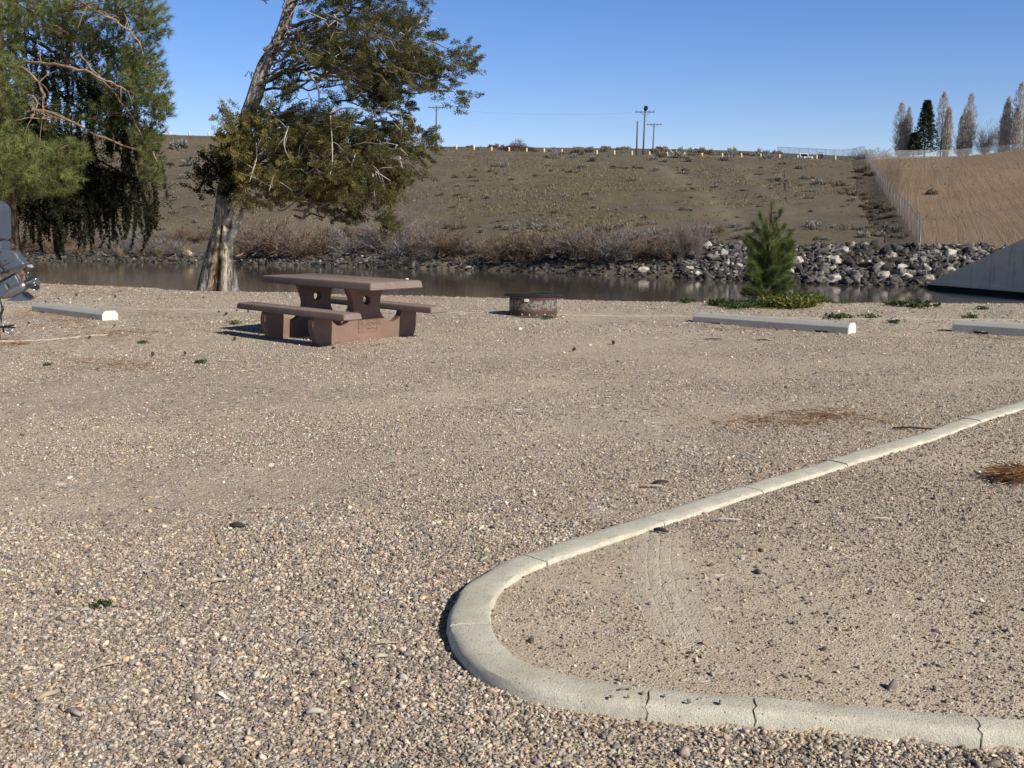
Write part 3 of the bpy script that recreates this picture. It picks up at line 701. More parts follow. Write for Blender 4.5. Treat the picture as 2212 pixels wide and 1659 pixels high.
# ------------------------------------------------------------------ rocks
def rockmesh(seed, npts=15, sq=(1, .8, .7)):
    r = random.Random(seed); bm = bmesh.new()
    for _ in range(npts):
        v = Vector((r.gauss(0, 1), r.gauss(0, 1), r.gauss(0, 1))).normalized()*r.uniform(.42, .56)
        bm.verts.new((v.x*sq[0], v.y*sq[1], v.z*sq[2]))
    res = bmesh.ops.convex_hull(bm, input=bm.verts)
    bmesh.ops.delete(bm, geom=[v for v in bm.verts if not v.link_faces], context='VERTS')
    bmesh.ops.bevel(bm, geom=list(bm.edges), offset=.035, segments=1, affect='EDGES')
    return bm_mesh('boulder', bm)
RK = [rockmesh(i, 13+i % 5, (1+.1*(i % 3), .8+.06*(i % 4), .62+.05*(i % 5))) for i in range(12)]
def rockmat(name, stops, inst=True):
    m = M(name, .85, .2); oi = m.n('ShaderNodeObjectInfo'); v = m.coord()
    if inst: base = m.ramp(oi.outputs['Random'], stops)
    else: base = m.attr('col').outputs['Color']
    n = m.noise(m.pos(), 2.3, 6, .7); n_ = m.noise(m.pos(), 14, 4, .8)
    c = m.mix(m.ramp(n, [(.40, 0), (.62, .75)]), base, (.07, .064, .06)); c = m.mix(m.ramp(n_, [(.3, .4), (.5, 0)]), c, (.05, .047, .045))
    m.base(c); m.bump(n_, .7, .06); return m.m
RM_D = rockmat('dark_riprap', [(0, (.035, .033, .033)), (.45, (.08, .075, .07)), (.75, (.17, .155, .14)), (1, (.36, .335, .30))])
RM_L = M('pale_riprap', .85, .2); _v = RM_L.pos(); _n = RM_L.noise(_v, 3, 6, .7)
RM_L.base(RM_L.mix(RM_L.ramp(_n, [(.45, 0), (.6, .85)]), (.62, .575, .50), (.19, .17, .15))); RM_L.bump(RM_L.noise(_v, 9, 5, .8), .6, .08); RM_L = RM_L.m
RM_S = rockmat('mixed_riprap', [], False)
rr = random.Random(5)
def boulder(x, y, z, s, mat, label, name='boulder', grp='riprap boulders along the far shore'):
    me = RK[rr.randrange(12)]; key = (me.name, mat.name)
    if key not in BC: BC[key] = me.copy(); BC[key].materials.append(mat)
    o = bpy.data.objects.new(name, BC[key]); COL.objects.link(o)
    o.location = (x, y, z); o.scale = (s*rr.uniform(.9, 1.25), s, s*rr.uniform(.85, 1.15)); o.rotation_euler = (rr.gauss(0, .4), rr.gauss(0, .4), rr.uniform(0, 6.28))
    return tag(o, label, 'boulder', grp)
BC = {}
# big boulders the photograph shows one by one (2212-px place, px width)
bigs = [(1560, 548, 30, 1, 'white angular boulder left of the young pine'), (1590, 536, 26, 1, 'pale boulder touching the young pine on its left'), (1578, 560, 24, 0, None),
        (1810, 566, 36, 1, 'wide white boulder right of the young pine low on the bank'), (1815, 545, 34, 1, 'pale fractured boulder above the wide white one'),
        (1893, 536, 42, 0, 'largest dark and white boulder below the fence line'), (1925, 556, 32, 1, 'white triangular boulder under the largest dark boulder'),
        (1940, 540, 40, 0, None), (1898, 585, 40, 1, 'tall pale split boulder at the water edge'), (1960, 580, 34, 0, None), (2070, 530, 22, 1, 'small white boulder near the concrete wing wall'),
        (1390, 582, 26, 1, 'pale pointed boulder standing alone at the waterline'), (1225, 548, 22, 1, None), (1170, 556, 20, 1, None), (1075, 568, 22, 0, None), (405, 550, 26, 1, 'flat grey boulder on the shore left of the juniper trunk'),
        (895, 572, 28, 0, None), (1500, 560, 30, 0, None), (1235, 555, 28, 0, None), (1850, 580, 34, 0, None), (1780, 590, 30, 0, None), (1700, 575, 26, 0, None), (1735, 556, 22, 1, None), (1880, 568, 22, 1, None), (1990, 540, 26, 0, None), (2030, 565, 26, 0, None), (2040, 540, 24, 0, None)]
nb = 0
for px, py, wd, pal_, lab in bigs:
    h = hit(px, py+4); s_ = wd*h[1]/F*.95
    boulder(h[0], h[1], h[2]+s_*.1, s_, RM_L if pal_ else RM_D, lab or ('large pale angular boulder in the riprap' if pal_ else 'large dark angular boulder in the riprap')); nb += 1
while nb < 270:
    px = rr.uniform(1475, 2110) if rr.random() < .68 else rr.uniform(20, 1480)
    t = t_of(px); i = int(np.argmin(abs(_t-t))); Ys = PY[i][1]; up = (px > 1480)
    y = Ys+rr.uniform(-.3, 8.5 if up else 3.0); x = t*y; s_ = rr.uniform(.65, 1.35) if up else rr.uniform(.5, 1.0)
    lt = rr.random() < (.20 if up else .12)
    boulder(x, y, tzs(x, y)+s_*.12, s_, RM_L if lt else RM_D, 'medium pale boulder among the riprap' if lt else 'medium dark boulder among the riprap'); nb += 1
# the remaining rubble as one mass
def merge_instances(me_list, T, cols):
    """T list of (loc, rot3x3*scale, mesh idx)"""
    Vs, Fs, Cs = [], [], []; off = 0
    tri = []
    for me in me_list:
        me.calc_loop_triangles(); v = np.empty(len(me.vertices)*3); me.vertices.foreach_get('co', v)
        t_ = np.empty(len(me.loop_triangles)*3, np.int32); me.loop_triangles.foreach_get('vertices', t_)
        tri.append((v.reshape(-1, 3), t_.reshape(-1, 3)))
    for (loc, mat, k), c in zip(T, cols):
        v, f = tri[k]; Vs.append(v@np.array(mat).T+np.array(loc)); Fs.append(f+off); Cs.append(np.repeat(np.array(c)[None, :], len(v), 0)); off += len(v)
    return np.concatenate(Vs), np.concatenate(Fs), np.concatenate(Cs)
def rmat(s): 
    from mathutils import Euler
    return [[m_*s_ for m_, s_ in zip(row, s)] for row in Euler((rr.gauss(0, .5), rr.gauss(0, .5), rr.uniform(0, 6.28))).to_matrix()]
T, Cc = [], []
for _ in range(6400):
    px = rr.uniform(1470, 2330) if rr.random() < .60 else rr.uniform(-350, 1490)
    t = t_of(px); i = int(np.argmin(abs(_t-t))); Ys = PY[i][1]; up = px > 1480
    y = Ys+rr.uniform(-.6, 9.0 if up else (6.5 if px > 940 else 4)); x = t*y; s_ = rr.uniform(.22, .75) if up else rr.uniform(.2, .55)
    g = rr.choice([.05, .07, .09, .12, .16, .22, .30]+([.45, .5] if rr.random() < .4 else [])); 
    if y < Ys+.6: g *= .45
    T.append(((x, y, tzs(x, y)+s_*.15), rmat((s_*rr.uniform(1, 1.4), s_, s_*.8)), rr.randrange(12))); Cc.append((g, g*.95, g*.88, 1))
v, f, c = merge_instances(RK, T, Cc)
tag(link('riprap_rubble', mesh_np('riprap_rubble', v, f, c), RM_S), 'smaller broken riprap rubble filling the far shoreline', 'rubble', kind='stuff')

# ================================================================== FOLIAGE BUILDERS
def unit(v): return v/np.maximum(np.linalg.norm(v, axis=-1, keepdims=True), 1e-9)
def rand_dirs(n): return unit(RNG.normal(0, 1, (n, 3)))
def tris(P, D, L, W, col, name, quadlike=False):
    """thin triangles: base at P, direction D, length L, width W, colour col (n,3)"""
    n = len(P); L = np.broadcast_to(L, n)[:, None]; W = np.broadcast_to(W, n)[:, None]
    side = unit(np.cross(D, rand_dirs(n)))*W*.5
    if quadlike:
        mid = P+D*L*.5; V = np.stack([P, mid+side, P+D*L, mid-side], 1).reshape(-1, 3); Fc = np.arange(4*n).reshape(n, 4); k = 4
    else:
        V = np.stack([P-side, P+side, P+D*L], 1).reshape(-1, 3); Fc = np.arange(3*n).reshape(n, 3); k = 3
    return V, Fc, np.repeat(col, k, 0)
def join(parts):
    V, Fc, C = [], [], []; o = 0
    for v, f, c in parts: V.append(v); Fc.append(f+o); C.append(c); o += len(v)
    return np.concatenate(V), np.concatenate(Fc), np.concatenate(C)
LEAF = leafmat('foliage', .3); NEEDLE = leafmat('needles', .3, .5); TWIG = leafmat('twigs', .0, .9)

def barkmat(name, a, b, sc=(1, 1, .15), scale=14, strength=.9, dist=.04):
    m = M(name, .9, .15); v = m.coord(scale=sc); n = m.noise(v, scale, 6, .7, .6); n2 = m.noise(m.coord(), 2.5, 4, .6)
    m.base(m.mix(m.ramp(n, [(.33, 0), (.6, 1)]), a, m.mix(m.ramp(n2, [(.4, 0), (.6, 1)]), b, tuple(x*.7 for x in b)))); m.bump(n, strength, dist); return m.m

# ------------------------------------------------------------------ hill shrubs
def shrub_mesh(seed, n=500, h=1.0, cols=((.20, .19, .15), (.30, .28, .23)), wl=(.10, .045), up=.5):
    r = np.random.default_rng(seed); k = r.integers(4, 8); cen = np.stack([r.uniform(-.35, .35, k), r.uniform(-.35, .35, k), r.uniform(.15, .35, k)], 1)
    rad = r.uniform(.18, .32, k); idx = r.integers(0, k, n); d = unit(r.normal(0, 1, (n, 3))); d[:, 2] = abs(d[:, 2])*.9-.1
    P = cen[idx]+d*rad[idx][:, None]*r.uniform(.45, 1, (n, 1)); P[:, 2] = np.maximum(P[:, 2]-np.quantile(P[:, 2], .06), .0)*h
    D = unit(d+np.array([0, 0, up])+r.normal(0, .3, (n, 3))); mixf = r.random((n, 1)); c = np.array(cols[0])*(1-mixf)+np.array(cols[1])*mixf
    c *= (.65+.5*P[:, 2:3]/max(h*.6, .01)).clip(.5, 1.1)
    V, Fc, C = tris(P-D*wl[0]*.5, D, wl[0]*r.uniform(.7, 1.4, n), wl[1], c, 'x', True)
    return mesh_np('shrub', V, Fc, C)
SAGE = [shrub_mesh(i, 420, .9, ((.27, .26, .225), (.56, .54, .47)), (.13, .06)) for i in range(4)]
SCRUB = [shrub_mesh(20+i, 420, .8, ((.20, .16, .115), (.46, .375, .27)), (.14, .05), .9) for i in range(4)]
for me in SAGE+SCRUB: me.materials.append(LEAF)
def shrub(px, py, wpx, kind, label, group='shrubs scattered over the far hillside', cat='shrub', name='sagebrush', hh=1.0):
    h = hit(px, py); s_ = wpx*h[1]/F
    me = (SAGE if kind == 0 else SCRUB)[rr.randrange(4)]
    o = bpy.data.objects.new(name, me); COL.objects.link(o); o.location = (h[0], h[1], h[2]-.03); o.scale = (s_, s_, s_*1.5*hh); o.rotation_euler = (0, 0, rr.uniform(0, 6.28))
    return tag(o, label, cat, group)
known = [(415, 352, 36, 0, 'large pale sagebrush on the hill left of the juniper, upper one'), (398, 380, 26, 0, 'small pale sagebrush on the hill left of the juniper, lower one'), (385, 318, 44, 0, 'wide grey sagebrush below the leftmost visible bollards'),
         (345, 353, 26, 0, 'grey sagebrush beside the hanging spruce branches'), (1090, 356, 26, 0, 'round sagebrush on the slope below the brush pile'), (1258, 358, 26, 0, 'isolated pale sagebrush under the middle of the bollard row'),
         (1675, 385, 26, 0, 'left one of the two pale sagebrushes below the pickup'), (1693, 388, 24, 0, 'right one of the two pale sagebrushes below the pickup'), (1740, 382, 22, 0, 'small sagebrush right of the pale pair'), (1768, 395, 32, 0, 'rounded grey sagebrush nearest to the fence on the upper slope'),
         (1730, 360, 26, 0, 'flat sagebrush just under the white pickup'), (2200, 349, 0, 0, None), (2016, 415, 30, 1, 'lone dark tumbleweed on the bare earth bank')]
for px, py, wd, k, lab in known:
    if lab: shrub(px, py+5, wd, k, lab)
for _ in range(60):   # plateau behind the crest
    px = rr.uniform(930, 1700); Yp = rr.uniform(206, 285); X = at(px, 330, Yp)[0]; s_ = rr.uniform(10, 26)*Yp/F; me = (SAGE+SCRUB)[rr.randrange(8)]
    o = bpy.data.objects.new('sagebrush', me); COL.objects.link(o); o.location = (X, Yp, tzs(X, Yp)-.05); o.scale = (s_, s_, s_*1.1); tag(o, 'low scrubby bush on the plateau behind the bollards', 'shrub', 'shrubs scattered over the far hillside')
for _ in range(34):   # brush line on the crest
    px = rr.choice([rr.uniform(1100, 1660), rr.uniform(1400, 1680), rr.uniform(1180, 1280)]); py = rr.uniform(327, 350)
    k = rr.random() < .6
    shrub(px, py, rr.uniform(14, 34), 0 if k else 1, 'grey sagebrush in the ragged line along the crest' if k else 'brown scrub bush in the ragged line along the crest')
for _ in range(34):   # scrub beside the fence
    u = rr.random(); px = 1850+u*130+rr.uniform(-75, -12); py = 365+u*155+rr.uniform(-10, 20)
    shrub(px, py, rr.uniform(12, 26), 1, 'brown scrub bush on the slope beside the chain link fence', name='scrub_bush')
for px, py, wd in ((1862, 372, 34), (1880, 380, 30), (1895, 450, 34), (1915, 458, 38), (1870, 445, 30), (1930, 470, 28)):
    shrub(px, py, wd, 1, 'large tangled brown bush pressed against the chain link fence', name='scrub_bush')
for _ in range(190):
    px = rr.uniform(950, 1880) if rr.random() < .85 else rr.uniform(260, 480); py = rr.uniform(352, 505)
    if px > 1850 and py < 480: continue
    k = rr.random() < .35
    shrub(px, py, rr.uniform(7, 20), 0 if k else 1, 'small grey sagebrush dotting the middle of the slope' if k else 'small brown scrub bush dotting the middle of the slope')
for _ in range(60):
    px = rr.uniform(960, 1960); py = rr.uniform(490, 522); k = rr.random() < .4
    shrub(px, py, rr.uniform(18, 36), 0 if k else 1, 'grey bush at the foot of the slope above the rocks' if k else 'brown bush at the foot of the slope above the rocks', name='sagebrush' if k else 'scrub_bush')
for _ in range(14):
    px = rr.uniform(1740, 1990); py = rr.uniform(545, 590)
    shrub(px, py, rr.uniform(20, 36), 1, 'dry reddish bush growing between the riprap boulders', name='scrub_bush')
# uncountable dry grass on the slope
n = 42000; pxs = RNG.uniform(-250, 2400, n); yy = RNG.uniform(92, 205, n); tt = np.interp(pxs, _cols, _t); xx = tt*yy
dens = (vnoise(xx, yy, 9, 41)+.6*vnoise(xx, yy, 3, 42)+.15) > RNG.uniform(-.05, .55, n); bx2 = np.interp(yy, [p[1] for p in fpts[::-1]], [p[0]/p[1] for p in fpts[::-1]])
dens &= (tt < bx2-.002) | (RNG.random(n) < .05)
xx, yy = xx[dens], yy[dens]; zz = tz(xx, yy); n = len(xx); m3 = 5
P = np.repeat(np.stack([xx, yy, zz], 1), m3, 0)+np.concatenate([RNG.normal(0, .16, (n*m3, 2)), np.zeros((n*m3, 1))], 1)
D = unit(RNG.normal(0, .6, (n*m3, 3))+np.array([0, 0, 1])); cc_ = np.where(RNG.random((n*m3, 1)) < .5, np.array([[.36, .30, .20]]), np.array([[.22, .18, .125]]))*RNG.uniform(.6, 1.3, (n*m3, 1))
V, Fc, C = tris(P, D, RNG.uniform(.14, .38, n*m3), .12, cc_, 'g')
tag(link('dry_grass', mesh_np('dry_grass', V, Fc, C), LEAF), 'sparse dry grass tufts over the brown hillside', 'grass', kind='stuff')

# ------------------------------------------------------------------ bare twiggy brush along the far shore
def twig_mesh(seed, n=1500, h=1.0, w=.55, c0=(.16, .13, .115), c1=(.34, .29, .26), spread=.9, tree=False, wid=.0085):
    r = np.random.default_rng(seed); parts = []
    ns = 26; base = np.concatenate([r.normal(0, .08*w, (ns, 2)), np.zeros((ns, 1))], 1)
    if tree: base *= .3
    d0 = unit(np.concatenate([r.normal(0, spread, (ns, 2)), np.ones((ns, 1))*(.55 if not tree else 1.0)], 1)); Ls = r.uniform(.5, 1, ns)
    segs = []
    for i in range(ns):
        p = base[i].copy(); d = d0[i].copy(); L = Ls[i]
        for k in range(5):
            q = p+d*L*.2*h; segs.append((p.copy(), q.copy(), .016*(1-k*.17))); p = q; d = unit(d+r.normal(0, .22, 3)+np.array([0, 0, .08]))
    SP_ = np.array([s[0] for s in segs]); SQ = np.array([s[1] for s in segs]); SW = np.array([s[2] for s in segs])
    D = SQ-SP_; L = np.linalg.norm(D, axis=1); mf = r.random((len(D), 1)); parts.append(tris(SP_, unit(D), L*1.5, SW*.8, np.array(c0)*(1-mf)+np.array(c1)*mf, '', False))
    idx = r.integers(0, len(D), n); t = r.random((n, 1)); P = SP_[idx]+D[idx]*t; dd = unit(unit(D[idx])+r.normal(0, .55, (n, 3))+np.array([0, 0, .15]))
    LL = r.uniform(.10, .30, n)*h; mf = r.random((n, 1)); cc = np.array(c0)*(1-mf)+np.array(c1)*mf
    parts.append(tris(P, dd, LL, wid, cc, '', True))
    m2 = n*2; idx = r.integers(0, n, m2); P2 = P[idx]+dd[idx]*LL[idx][:, None]*r.random((m2, 1)); d2 = unit(dd[idx]+r.normal(0, .6, (m2, 3))+np.array([0, 0, .1])); mf = r.random((m2, 1))
    cc = np.array(c0)*(1-mf)+np.array(c1)*mf*1.05
    parts.append(tris(P2, d2, r.uniform(.05, .16, m2)*h, wid*.8, cc, '', True))
    out = []
    for V, Fc, C in parts:
        if Fc.shape[1] == 4: Fc = np.concatenate([Fc[:, [0, 1, 2]], Fc[:, [0, 2, 3]]])
        V[:, 2] = np.maximum(V[:, 2], 0); out.append((V, Fc, C))
    me = mesh_np('twigs', *join(out)); me.materials.append(TWIG); return me
BR = {'grey': [twig_mesh(i, 1150, c0=(.09, .08, .075), c1=(.36, .32, .31)) for i in (1, 2, 3)],
      'brown': [twig_mesh(i, 1150, c0=(.07, .05, .038), c1=(.33, .235, .17)) for i in (4, 5, 6)],
      'tan': [twig_mesh(i, 900, c0=(.3, .22, .11), c1=(.5, .38, .20), spread=.35) for i in (7,)],
      'tall': [twig_mesh(i, 1700, c0=(.14, .115, .10), c1=(.36, .31, .27), spread=.45, tree=True, wid=.004) for i in (8, 9)]}
def brush(px, py, wpx, hpx, kind, label, name='bare_shrub', cat='shrub', y=None):
    if y is None: h = hit(px, py)
    else: X = t_of(px, py)*y; h = (X, y, tzs(X, y))
    W = wpx*h[1]/F; Hh = hpx*h[1]/F
    o = bpy.data.objects.new(name, BR[kind][rr.randrange(len(BR[kind]))]); COL.objects.link(o)
    o.location = (h[0], h[1], h[2]-.05); sx = W/1.15; o.scale = (sx, sx, Hh/.88); o.rotation_euler = (0, 0, rr.uniform(0, 6.28))
    return tag(o, label, cat, 'bare brush along the far shore')
for a in [(610, 552, 150, 100, 'brown', 'broad reddish bare thicket right behind the juniper trunk'), (545, 556, 90, 70, 'brown', 'lower bare thicket touching the juniper trunk'), (690, 552, 120, 60, 'brown', 'low bare bush right of the broad reddish thicket'),
          (770, 548, 130, 66, 'grey', 'dark grey thicket left of the tall bare tree'), (935, 550, 110, 70, 'brown', 'bare bush right of the tall bare tree'),
          (1020, 550, 70, 46, 'grey', 'grey bare bush above the rocks beyond the table end'), (1085, 566, 80, 46, 'brown', 'low brown bush sprawling down to the rocks'), (1250, 556, 110, 68, 'grey', 'left half of the large lilac grey thicket'),
          (1330, 560, 120, 74, 'grey', 'right half of the large lilac grey thicket'), (1400, 560, 90, 66, 'brown', 'reddish brown bush right of the lilac grey thicket'), (1460, 560, 80, 70, 'brown', 'reddish brown bush with upright stems before the rocks'),
          (1190, 545, 60, 36, 'brown', 'small brown bush among pale rocks'), (385, 548, 80, 44, 'grey', 'grey tangle of bare stems on the left shore'), (320, 550, 90, 50, 'grey', 'wide grey tangle under the hanging spruce'),
          (255, 550, 90, 50, 'grey', 'grey arching stems below the spruce tips'), (190, 550, 80, 40, 'brown', 'brown tangle on the far left shore'), (110, 545, 90, 54, 'brown', 'tan brown bush seen between pine trunk and spruce'), (50, 540, 90, 64, 'brown', 'bush behind the pine trunk')]:
    brush(*a)
brush(862, 556, 150, 118, 'tall', 'tall bare spreading tree on the far shore beyond the table', 'bare_tree', 'tree')
brush(1470, 566, 60, 92, 'tall', 'slender bare brown tree before the riprap', 'bare_tree', 'tree')
brush(1505, 570, 60, 92, 'tall', 'slender pale bare tree beside the white riprap', 'bare_tree', 'tree')
brush(880, 566, 120, 28, 'grey', 'fallen grey branches lying over the shoreline rocks')
for px, py in ((405, 556), (240, 552), (262, 556), (345, 556), (300, 556)): brush(px, py+2, 20, 26, 'tan', 'clump of tan dry reeds at the left waterline', 'reed_clump', 'reeds')
for _ in range(20):
    px = rr.uniform(500, 1460); brush(px, rr.uniform(548, 562), rr.uniform(70, 120), rr.uniform(44, 78), rr.choice(['brown', 'grey', 'brown']), 'bare thicket rising behind the shoreline rocks')
for _ in range(26):
    px = rr.uniform(0, 480) if rr.random() < .4 else rr.uniform(500, 1480); brush(px, rr.uniform(512, 535), rr.uniform(50, 95), rr.uniform(22, 40), rr.choice(['brown', 'brown', 'grey']), 'low bare bush in the belt between shore and slope')

# ================================================================== CREST: bollards, poles, pickup, people, fences, trees
ym = M('bollard_paint', .7, .3); yz = ym.n('ShaderNodeSeparateXYZ'); ym.l(ym.coord(), yz.inputs[0])
ym.base(ym.ramp(yz.outputs['Z'], [(0, (.66, .47, .19)), (.7, (.75, .62, .34)), (.85, (.80, .76, .64))]))
bm = bmesh.new(); r_ = bmesh.ops.create_cone(bm, cap_ends=True, segments=14, radius1=.19, radius2=.165, depth=.95)
bmesh.ops.translate(bm, vec=(0, 0, .475), verts=bm.verts); bmesh.ops.bevel(bm, geom=[e for e in bm.edges if all(v.co.z > .9 for v in e.verts)], offset=.05, segments=2, affect='EDGES')
bome = bm_mesh('bollard', bm, True); bome.materials.append(ym.m); bome.set_sharp_from_angle(angle=R(40))
xs_b = list(np.arange(199, 950, 42.0))+[948+37.9*i for i in range(0, 16)]+[1566, 1603, 1643, 1683.6, 1723, 1764, 1804]
xs_b = [x for x in xs_b if x < 925]+[948+37.9*i for i in range(0, 15)]+[1516, 1560, 1601, 1643, 1683.6, 1723, 1764, 1804]
for x in xs_b:
    base_ = float(np.interp(x, [p[0] for p in ROW['crest']], [p[1] for p in ROW['crest']]))-1.5
    p = at(x, base_, 194.6); z = tzs(p[0], 194.6)
    o = bpy.data.objects.new('bollard', bome); COL.objects.link(o); o.location = (p[0], 194.6, z+.02); o.scale = (1.1, 1.1, rr.uniform(.78, .86)); o.rotation_euler = (rr.gauss(0, .02), rr.gauss(0, .02), 0)
    lab = {1723: 'yellow bollard just left of the white pickup', 1764: 'yellow bollard between the pickup and the two people', 1804: 'rightmost yellow bollard on the crest'}.get(x, 'pale yellow bollard in the long row along the hill crest')
    tag(o, lab, 'bollard', 'yellow bollards along the hill crest')

pw = simple('pole_wood', (.10, .08, .065), (.17, .14, .11), 10)
def pole(px, pb, ptx, pt, Y, arm, label, r0=.18, guy=False):
    b = at(px, pb, Y); t = at(ptx, pt, Y); e = tag(empty('utility_pole', (b[0], b[1], min(b[2], tzs(b[0], Y)))), label, 'utility pole')
    zb = e.location.z; bm = bmesh.new(); tube(bm, [(0, 0, -.3), (t[0]-b[0], 0, t[2]-zb)], [r0, r0*.7], 8); link('shaft', bm_mesh('shaft', bm, True), pw, e)
    hx, hz = t[0]-b[0], t[2]-zb
    if arm:
        bm = bmesh.new(); bx(bm, (hx-.0, -.16, hz-arm[1]), (arm[0], .12, .16)); link('crossarm', bm_mesh('crossarm', bm), pw, e)
        bm = bmesh.new(); tube(bm, [(hx-arm[0]*.3, -.2, hz-arm[1]), (hx, -.2, hz-arm[1]-.7)], .035, 5); tube(bm, [(hx+arm[0]*.3, -.2, hz-arm[1]), (hx, -.2, hz-arm[1]-.7)], .035, 5); link('brace', bm_mesh('brace', bm), pw, e)
        for u in (-.45, -.2, .2, .45):
            bm = bmesh.new(); tube(bm, [(hx+arm[0]*u, -.16, hz-arm[1]+.06), (hx+arm[0]*u, -.16, hz-arm[1]+.16), (hx+arm[0]*u, -.16, hz-arm[1]+.34)], [.03, .08, .06], 8)
            link('insulator', bm_mesh('insulator', bm, True), simple('insulator_grey', (.25, .25, .24), (.35, .35, .33)), e)
    return e, hx, hz
pole(1375, 331, 1377, 262, 199, None, 'plain bare utility pole without crossarm, left of the group')
e, hx, hz = pole(1389, 330, 1393.5, 236, 205, (3.9, .55), 'tallest utility pole with crossarm and dark nest on top')
bm = bmesh.new(); bmesh.ops.create_icosphere(bm, subdivisions=3, radius=.42)
for v in bm.verts: v.co *= 1+.25*random.Random(str(tuple(round(c, 2) for c in v.co))).uniform(-1, 1); v.co.z *= 1.15
nest = link('nest', bm_mesh('nest', bm), simple('dark_nest', (.015, .013, .012), (.04, .033, .028), 9), e, (hx+.15, 0, hz+.2))
pole(1410, 326, 1413, 266, 240, (3.4, .35), 'shorter utility pole with crossarm, right of the group', .16)
pole(1437, 327, 1437.5, 318, 420, (3.2, .3), 'tiny distant utility pole near the skyline', .12)
pole(941, 322, 943, 228, 215, (3.4, .4), 'utility pole half hidden behind the juniper branches')
# leaning white guy marker
a0, a1 = at(1444.5, 318.5, 230), at(1453, 330, 230); bm = bmesh.new(); tube(bm, [a0, a1], .07, 6)
tag(link('guy_wire_guard', bm_mesh('guy_wire_guard', bm), white), 'slanted white guy wire guard right of the poles', 'guy guard')
# line wire
wirem = simple('wire_grey', (.2, .22, .24), (.25, .26, .28))
A0, A1 = at(943, 234, 215), at(1393, 242, 205); bm = bmesh.new()
tube(bm, [tuple(A0[i]+(A1[i]-A0[i])*t-(1.6*4*t*(1-t)*.5 if i == 2 else 0) for i in range(3)) for t in np.linspace(0, 1, 25)], .012, 4)
tag(link('power_line', bm_mesh('power_line', bm), wirem), 'thin power line strung between the crest poles', 'wire')

# brush pile on the skyline
h = hit(1115, 323, 180, 300); h = (at(1115, 318, 225)[0], 225, tzs(at(1115, 318, 225)[0], 225))
pile = tag(empty('brush_pile', h), 'dark reddish brush pile on the skyline', 'brush pile'); Wp = 72*225/F
r = np.random.default_rng(3); n = 2600; u = r.uniform(-1, 1, n); hgt = .95*(1-u**2)*(.75+.35*np.sin(u*5+1))+.12
P = np.stack([u*Wp*.5, r.normal(0, .7, n), .3+r.random(n)*hgt*2.0], 1); D = unit(r.normal(0, 1, (n, 3))*np.array([1, .6, .6])+np.array([0, 0, .2])); mf = r.random((n, 1))
V, Fc, C = tris(P, D, r.uniform(.3, 1.0, n), .05, np.array([.06, .035, .025])*(1-mf)+np.array([.20, .13, .10])*mf, '', True)
link('branches', mesh_np('branches', V, Fc, C), TWIG, pile)

# pickup ----------------------------------------------------------------
wp = simple('white_car_paint', (.78, .79, .80), (.82, .83, .84), 3, rough=.25, bump=0, spec=.5)
gl = simple('dark_glass', (.015, .02, .025), (.02, .025, .03), 3, rough=.06, bump=0, spec=.6)
blk = simple('black_plastic', (.015, .015, .015), (.03, .03, .03), 20, rough=.5)
chrome = simple('bright_metal', (.45, .46, .47), (.55, .56, .57), 9, rough=.3, metal=.8, bump=0)
navy = simple('dark_blue_panel', (.03, .05, .09), (.05, .07, .12), 3, rough=.3, bump=0)
p = at(1747, 342, 203); pk = tag(empty('pickup_truck', (p[0], 203, tzs(p[0], 203)-.15), R(8)), 'white pickup truck parked on the crest with one door open', 'pickup truck')
def part(name, mat, parent, *boxes, smooth=False):
    bm = bmesh.new()
    for b in boxes: bx(bm, b[0], b[1], bev=b[2] if len(b) > 2 else 0)
    return link(name, bm_mesh(name, bm, smooth), mat, parent)
# front faces -Y
part('body', wp, pk, ((0, 1.0, .85), (1.95, 1.75, .62), .10), ((0, 3.0, .88), (1.98, 2.4, .68), .08), ((0, 5.0, .95), (1.98, 1.9, .75), .06))
bm = bmesh.new(); prism(bm, [(1.85, 1.2), (4.1, 1.2), (3.95, 1.9), (2.45, 1.93)], -.86, .86, 'x'); cab = link('cab', bm_mesh('cab', bm), wp, pk)
bm = bmesh.new(); quad(bm, [(-.78, 1.86, 1.26), (.78, 1.86, 1.26), (.70, 2.36, 1.84), (-.70, 2.36, 1.84)]); link('windshield', bm_mesh('windshield', bm), gl, pk)
bm = bmesh.new(); prism(bm, [(2.3, 1.25), (3.9, 1.25), (3.8, 1.8), (2.6, 1.8)], -.875, -.868, 'x'); prism(bm, [(2.3, 1.25), (3.9, 1.25), (3.8, 1.8), (2.6, 1.8)], .868, .875, 'x'); link('side_window', bm_mesh('side_window', bm), gl, pk)
part('grille', blk, pk, ((0, .10, .92), (1.15, .06, .30), .02)); part('bumper', chrome, pk, ((0, .03, .56), (1.95, .18, .22), .04))
for s_ in (-1, 1):
    part('headlight', chrome, pk, ((s_*.78, .11, .95), (.32, .08, .22), .03)); part('mirror', blk, pk, ((s_*1.12, 2.15, 1.35), (.2, .1, .28), .03))
    for y in (1.05, 4.9):
        bm = bmesh.new(); tube(bm, [(s_*.72, y, .4), (s_*.98, y, .4)], .4, 20); wh = link('wheel', bm_mesh('wheel', bm), blk, pk)
        bm = bmesh.new(); tube(bm, [(s_*.975, y, .4), (s_*.99, y, .4)], .22, 14); link('rim', bm_mesh('rim', bm), chrome, wh)
bm = bmesh.new(); bx(bm, (-1.45, 2.35, .95), (.95, .08, .75), rot=None, bev=.03); dr = link('open_door', bm_mesh('open_door', bm), navy, pk)
bm = bmesh.new(); quad(bm, [(-1.85, 2.30, 1.34), (-1.05, 2.30, 1.34), (-1.1, 2.30, 1.78), (-1.7, 2.30, 1.78)]); link('window', bm_mesh('window', bm), gl, dr)
part('roof_beacon', blk, pk, ((.35, 3.0, 2.0), (.22, .22, .16), .03))

